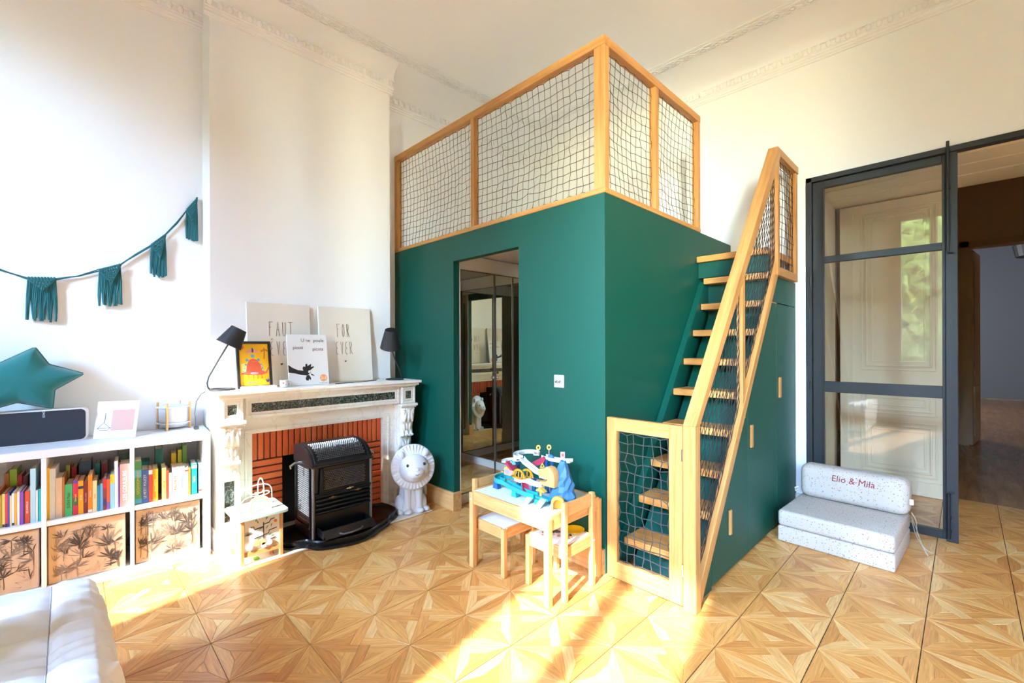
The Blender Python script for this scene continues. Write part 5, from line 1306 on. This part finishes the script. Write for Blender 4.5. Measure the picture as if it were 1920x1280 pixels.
# ================================================================== TOY RACE TRACK
tg = thing('toy_race_track', 'colourful dinosaur mountain race track toy on the play table', 'toy', (-1.80, 1.96, TH-.004))
Z0 = TH-.0035
def strip(nm, mat, pts, wd_, wall=.012, th=.006):
    # channel-shaped track swept along pts
    P3 = [V(p) for p in pts]; m = MB(); prof = [(-wd_/2, wall), (-wd_/2-.003, wall), (-wd_/2-.003, -th), (wd_/2+.003, -th), (wd_/2+.003, wall), (wd_/2, wall), (wd_/2, 0), (-wd_/2, 0)]
    rows = []
    for i, p in enumerate(P3):
        d = (P3[min(i+1, len(P3)-1)]-P3[max(i-1, 0)]); d.z *= .4; d.normalize(); s_ = d.cross(V((0,0,1))).normalized()
        rows.append([p+s_*a+V((0,0,b)) for a, b in prof])
    m.surf(rows, closed=True); m.poly(rows[0][::-1]); m.poly(rows[-1])
    return m.build(nm, mat, tg, smooth=False, clean=True)
def arcp(cx_, cy_, r_, a0, a1, z0, z1, n=14, ry=None):
    return [(cx_+r_*math.cos(math.radians(a0+(a1-a0)*k/n)), cy_+(ry or r_)*math.sin(math.radians(a0+(a1-a0)*k/n)), z0+(z1-z0)*k/n) for k in range(n+1)]
# mountain
rows = []; rr = random.Random(2)
for j in range(10):
    f_ = j/9; r_ = .072*(1-f_)**.8+.014
    rows.append([V((-1.575+.0*f_+r_*math.cos(2*math.pi*k/14)*(1+.16*rr.uniform(-1,1)), 1.955+r_*.9*math.sin(2*math.pi*k/14)*(1+.16*rr.uniform(-1,1)), Z0+.235*f_+(.006*rr.uniform(-1,1) if j else 0))) for k in range(14)])
m = MB().surf(rows, closed=True); m.poly(rows[-1]); m.poly(rows[0][::-1]); m.build('mountain', 'rock_blue', tg)
# tunnel arch
pts = [(.036, 0)]+[(.036*math.cos(math.pi*k/12), .038+.036*math.sin(math.pi*k/12)) for k in range(13)]+[(-.036, 0), (-.024, 0)]+[(.024*math.cos(math.pi*(12-k)/12), .034+.024*math.sin(math.pi*(12-k)/12)) for k in range(13)]+[(.024, 0)]
ad_ = V((.86, .5, 0)).normalized(); an_ = V((.5, -.86, 0)).normalized(); ac = V((-1.535, 1.862, Z0))
MB().prism([ac+ad_*a+V((0,0,b)) for a, b in pts], an_*.02).build('tunnel_arch', 'toy_yellow', tg)
MB().prism([ac-an_*.02+ad_*a+V((0,0,b)) for a, b in ((-.024, .001), (.024, .001), (.024, .055), (-.024, .055))], an_*.012).build('tunnel_floor', 'toy_orange', tg)
# dinosaur head
hx = V((-1.635, 1.90, Z0+.145))
sil = [(-.062,.008),(-.060,.030),(-.045,.044),(-.012,.048),(.002,.062),(.030,.060),(.052,.042),(.062,.010),(.062,-.045),(-.040,-.048),(-.052,-.036),(-.046,-.026),(-.008,-.026),(.012,-.012),(-.004,.000),(-.045,-.002)]
MB().prism([hx+V((a, -.026, b)) for a, b in sil], (0, .052, 0)).build('dinosaur_head', 'toy_tan', tg, bevel=.007, seg=2, smooth=True)
MB().ball(hx+V((.012, -.026, .042)), (.011, .006, .009), 10, 6).build('eye', 'toy_yellow', tg, smooth=True)
tm = MB()
for k in range(7): tm.prism([hx+V((-.048+.008*k, -.027, 0)), hx+V((-.042+.008*k, -.027, 0)), hx+V((-.045+.008*k, -.027, -.010))], (0, .004, 0))
tm.build('teeth', 'toy_white', tg)
# pillars
for x, y, h_, mt_ in ((-1.76, 2.03, .20, 'toy_blue2'), (-1.725, 2.04, .20, 'toy_blue2'), (-1.78, 1.94, .10, 'toy_blue2'), (-1.86, 1.93, .13, 'toy_turq'), (-1.985, 2.02, .17, 'toy_blue2'), (-1.645, 2.05, .20, 'toy_blue2')):
    MB().lathe([(.018, 0), (.013, .012), (.012, h_-.01), (.018, h_)], (x, y, Z0), 12).build('pillar', mt_, tg, smooth=True)
# upper white tracks
zu = Z0+.205
strip('upper_loop', 'toy_white', arcp(-1.925, 2.03, .062, 20, 290, zu, zu-.012, 24, .07), .030)
strip('upper_track', 'toy_white', [(-1.80, 2.05, zu), (-1.76, 2.045, zu-.003), (-1.72, 2.045, zu-.004), (-1.66, 2.05, zu-.003), (-1.60, 2.06, zu+.004)], .036)
strip('middle_track', 'toy_white', [(-1.90, 1.962, zu-.014), (-1.86, 1.95, zu-.03), (-1.81, 1.945, zu-.045), (-1.76, 1.94, zu-.062), (-1.70, 1.935, zu-.07), (-1.665, 1.93, zu-.07)], .030)
strip('curved_track', 'toy_white', arcp(-1.99, 1.955, .05, 60, 200, zu-.045, zu-.055, 12), .024)
strip('lower_track', 'toy_white', [(-1.90, 1.915, Z0+.075), (-1.84, 1.90, Z0+.078), (-1.79, 1.893, Z0+.092), (-1.74, 1.888, Z0+.088), (-1.69, 1.886, Z0+.09), (-1.66, 1.886, Z0+.095)], .030)
MB().prism([(-1.888, 2.008, zu-.055), (-1.77, 2.008, zu+.012), (-1.755, 2.008, zu-.005), (-1.775, 2.008, zu-.035), (-1.86, 2.008, zu-.065)], (0, .012, 0)).build('red_ramp', 'toy_red', tg)
MB().prism([(-2.02, 1.93, zu-.06), (-1.96, 1.93, zu-.10), (-1.95, 1.93, zu-.09), (-2.005, 1.93, zu-.045)], (0, .05, 0)).build('red_ramp', 'toy_red', tg)
strip('red_slide', 'toy_red', [(-1.815, 1.90, Z0+.085), (-1.80, 1.885, Z0+.06), (-1.78, 1.87, Z0+.04), (-1.75, 1.855, Z0+.03)], .032)
# orange bridge
for dy in (0, .038):
    pts = [(-.052, 0)]+[(-.052*math.cos(math.pi*k/14), .055*math.sin(math.pi*k/14)) for k in range(15)]+[(.042*math.cos(math.pi*k/14), .043*math.sin(math.pi*k/14)) for k in range(15)]
    ob = MB().prism([(-1.865+a+dy*.9, 1.895+dy, Z0+.092+b) for a, b in pts], (0, .005, 0))
    for a in (-.028, 0, .028): ob.box(-1.865+a+dy*.9-.004, -1.865+a+dy*.9+.004, 1.895+dy, 1.899+dy, Z0+.092, Z0+.13)
    ob.box(-1.915+dy*.9, -1.815+dy*.9, 1.895+dy, 1.899+dy, Z0+.088, Z0+.098).build('bridge_arch', 'toy_orange', tg)
# turquoise base track
strip('lower_loop', 'toy_turq', arcp(-2.005, 1.935, .058, 40, 300, Z0+.055, Z0+.05, 24), .034, .016, .012)
strip('base_track', 'toy_turq', [(-1.975, 1.885, Z0+.05), (-1.93, 1.875, Z0+.047), (-1.87, 1.862, Z0+.045), (-1.80, 1.855, Z0+.04), (-1.74, 1.852, Z0+.038), (-1.69, 1.855, Z0+.038)], .036, .014, .012)
for x, y, mt_, h_ in ((-2.035, 1.865, 'toy_blue2', .042), (-1.845, 1.835, 'toy_turq', .036), (-1.66, 1.83, 'toy_turq', .030)):
    MB().prism([(x-.022, y, Z0), (x+.022, y, Z0), (x+.015, y, Z0+h_), (x-.015, y, Z0+h_)], (0, .03, 0)).build('foot', mt_, tg)
for x, yo in ((-1.715, 1.79), (-1.625, 1.79)):
    rp_ = MB().prism([(x-.02, yo, Z0+.002), (x-.02, yo+.055, Z0+.040), (x-.02, yo+.06, Z0+.034), (x-.02, yo, Z0)], (.04, 0, 0)).build('launch_ramp', 'toy_pale', tg)
    MB().prism([(x-.013, yo+.006, Z0+.0075), (x-.013, yo+.04, Z0+.031), (x-.013, yo+.0405, Z0+.0302), (x-.013, yo+.0065, Z0+.0065)], (.026, 0, 0)).build('ramp_sticker', 'toy_white', rp_)
    for k in range(3):
        y_ = yo+.010+.011*k; z_ = Z0+.0108+.0076*k
        MB().tube([(x-.008, y_+.004, z_+.003), (x, y_, z_), (x+.008, y_+.004, z_+.003)], .0012, 4).build('chevron', 'ink', rp_)
box1('launch_platform', 'toy_turq', tg, -1.75, -1.60, 1.85, 1.89, Z0+.026, Z0+.040, bevel=.002)
# signs
def sign(x, y, z0, h_, shape, mt_):
    s_ = MB().tube([(x, y, z0), (x, y, z0+h_)], .0028, 6).build('sign_post', 'toy_pink', tg)
    f2 = V((.66, -.75, 0)); s2 = V((.75, .66, 0))
    c = V((x, y, z0+h_+.012))
    if shape == 'o': pts = [c+s2*.014*math.cos(2*math.pi*k/16)+V((0,0,.016*math.sin(2*math.pi*k/16))) for k in range(16)]
    elif shape == 't': pts = [c-s2*.016+V((0,0,-.012)), c+s2*.016+V((0,0,-.012)), c+V((0,0,.018))]
    else: pts = [c+s2*a+V((0,0,b)) for a, b in ((-.013,-.018),(.013,-.018),(.013,.018),(-.013,.018))]
    MB().prism(pts, f2*.004).build('sign_board', mt_, s_)
    MB().prism([c+(p-c)*.45+f2*.0042 for p in pts], f2*.0006).build('sign_symbol', 'ink' if shape != 's' else 'dino_red', s_)
sign(-1.845, 2.05, zu, .035, 'o', 'toy_yellow'); sign(-1.755, 2.045, zu+.01, .042, 'o', 'toy_yellow'); sign(-1.655, 2.05, zu, .022, 's', 'toy_pink'); sign(-1.715, 1.94, zu-.06, .03, 't', 'toy_yellow')
MB().ball((-1.745, 2.05, zu+.008), (.022, .014, .014), 10, 6).build('boulder', 'rock_blue', tg)
MB().prism([(-2.03, 1.935, Z0+.075), (-1.965, 1.935, Z0+.075), (-1.965, 1.935, Z0+.118), (-1.995, 1.935, Z0+.132), (-2.03, 1.935, Z0+.118)], (0, .006, 0)).build('finish_gate', 'toy_yellow', tg)
MB().box(-2.022, -1.973, 1.9335, 1.935, Z0+.08, Z0+.110).build('gate_sticker', col_mat((170, 150, 200)), tg)
MB().box(-1.955, -1.912, 1.905, 1.908, Z0+.098, Z0+.122).build('pink_flag', 'toy_pink', tg)
MB().prism([(-1.70, 1.86, Z0+.066), (-1.635, 1.86, Z0+.066), (-1.6675, 1.86, Z0+.088)], (0, .03, 0)).box(-1.675, -1.66, 1.87, 1.875, Z0+.03, Z0+.066).build('start_roof', 'toy_yellow', tg)
MB().ball((-1.952, 1.945, Z0+.155), (.016, .010, .011), 10, 6).ball((-1.968, 1.94, Z0+.163), (.010, .008, .008), 10, 6).build('small_dinosaur', 'dino_blue', tg, smooth=True)

# ================================================================== FOAM BENCH
bn_ = thing('foam_bench', 'folding foam bench in speckled cotton before the glazed door', 'bench', (-.909, 3.45, 0), -.045)
def cushion(nm, x0, x1, y0, y1, z0, z1, bev):
    return MB().box(x0, x1, y0, y1, z0, z1).build(nm, 'speckled_cotton', bn_, bevel=bev, seg=4, smooth=True, local=True)
cushion('lower_cushion', 0, .618, 0, .60, .001, .105, .012)
cushion('seat_cushion', 0, .618, .0, .60, .106, .212, .022)
bk = cushion('backrest', .012, .632, .43, .60, .213, .452, .055)
text('Elio & Mila', .062, (.335, .4285, .385), (1,0,0), (0,0,1), 'red_thread', bk, 'name_embroidery', sx=.92, shear=.12, world=False, offset=0)
box1('fabric_tag', 'tag_white', bn_, .632, .652, .445, .447, .30, .335, local=True)
for k, pts in enumerate(([(.632,.52,.23),(.655,.50,.20),(.662,.49,.14),(.66,.48,.10)], [(.632,.53,.20),(.66,.51,.12),(.69,.47,.04),(.72,.43,.004)], [(.632,.53,.18),(.655,.50,.09),(.70,.50,.015),(.735,.50,.004)])):
    m = MB(); L = [V(p) for p in smooth3(pts)]
    m.surf([[p+V((0,-.009,0)) for p in L], [p+V((0,.009,0)) for p in L]]); m.surf([[p+V((.002,.009,0)) for p in L], [p+V((.002,-.009,0)) for p in L]])
    m.build('tie_ribbon', 'tape', bn_, smooth=True, local=True)
MB().tube([(.0,.47,.245),(-.02,.46,.235),(-.022,.455,.26),(0,.46,.27)], .004, 6).build('tie_ribbon', 'tape', bn_, smooth=True, local=True)

# ================================================================== DAYBED
SB = thing('daybed', 'grey quilted daybed at the corner of the bookcase', 'daybed', (-1.8, -.5, 0))
prof = [(-1.25, .40), (-1.0, .435), (-.6, .438), (-.3, .436), (-.15, .434), (-.075, .428), (-.02, .432), (.03, .43), (.06, .422), (.078, .40), (.088, .37), (.096, .33), (.101, .27), (.106, .2), (.11, .12), (.112, .05)]
def dens(p, n):
    out = []
    for i in range(len(p)-1):
        for k in range(n): out.append((p[i][0]+(p[i+1][0]-p[i][0])*k/n, p[i][1]+(p[i+1][1]-p[i][1])*k/n))
    return out+[p[-1]]
pf = dens(prof, 4)
rows = []; NX = 170
for i in range(NX+1):
    f_ = i/NX; x = -2.505+f_*1.45
    e = max(0, 1-f_/.055); drop = 1-math.sqrt(max(0, 1-e*e)); e2 = max(0, (f_-.96)/.04)
    row = []
    for j, (y, z) in enumerate(pf):
        wr = .022*mnoise.noise(V((x*26, y*4, 3)))*(.35+.65*min(1, max(0, (y+.25)/.3)))+.014*mnoise.noise(V((x*11, y*8, 8)))
        sm = .014*math.exp(-((y+.045)/.018)**2)+.010*math.exp(-((x+2.08)/.014)**2)*(z > .38)
        zz = z+wr*(z > .1)-sm*(z > .35)-drop*.06*(z/.43)
        row.append((x+(.03*drop if z < .3 else 0), y+(wr*1.2 if z < .4 else 0)-.045*drop*(y > 0), zz))
    rows.append(row)
m = MB().surf(rows)
end = rows[0]; m.surf([[(-2.515, y, z*.5) for (x, y, z) in end], end]); m.surf([[(-2.515, y, .04) for (x, y, z) in end], [(-2.515, y, z*.5) for (x, y, z) in end]])
end = rows[-1]; m.surf([end, [(x, y, .04) for x, y, z in end]])
m.build('quilt', 'sofa_grey', SB, smooth=True)
MB().tube([(r_[min(range(len(r_)), key=lambda k: abs(r_[k][1]+.045))][0], -.045, r_[min(range(len(r_)), key=lambda k: abs(r_[k][1]+.045))][2]+.0012) for r_ in rows[3:]], .0016, 5).build('quilt_seam', 'stitch_grey', SB)
box1('base', 'stitch_grey', SB, -2.48, -1.08, -1.22, .07, .03, .30)
for x in (-2.42, -1.15):
    for y in (-1.15, .03): MB().lathe([(.02, 0), (.022, .04)], (x, y, .0), 10).build('foot', 'pine_z', SB)
cs = thing('patterned_cushion', 'patterned yellow and cream cushion at the edge of the photo on the daybed', 'cushion', (-2.1, -.33, .44))
rows = []
for i in range(15):
    u = -1+2*i/14; row = []
    for j in range(15):
        v = -1+2*j/14; th = .07*(max(0, (1-u**4)*(1-v**4)))**.5
        row.append((u, v, th))
    rows.append(row)
cc = V((-2.08, -.335, .612)); ca, cb_ = V((.5, .16, .0)).normalized()*.2, V((-.18, -.06, .98)).normalized()*.165; cn = ca.cross(cb_).normalized()
m = MB().surf([[cc+ca*u*(1-.06*(1-abs(v)))+cb_*v*(1-.06*(1-abs(u)))+cn*th for u, v, th in r_] for r_ in rows])
m.surf([[cc+ca*u*(1-.06*(1-abs(v)))+cb_*v*(1-.06*(1-abs(u)))-cn*th for u, v, th in r_][::-1] for r_ in rows])
m.build('cover', col_mat((226, 206, 130)), cs, smooth=True)

finish_texts()
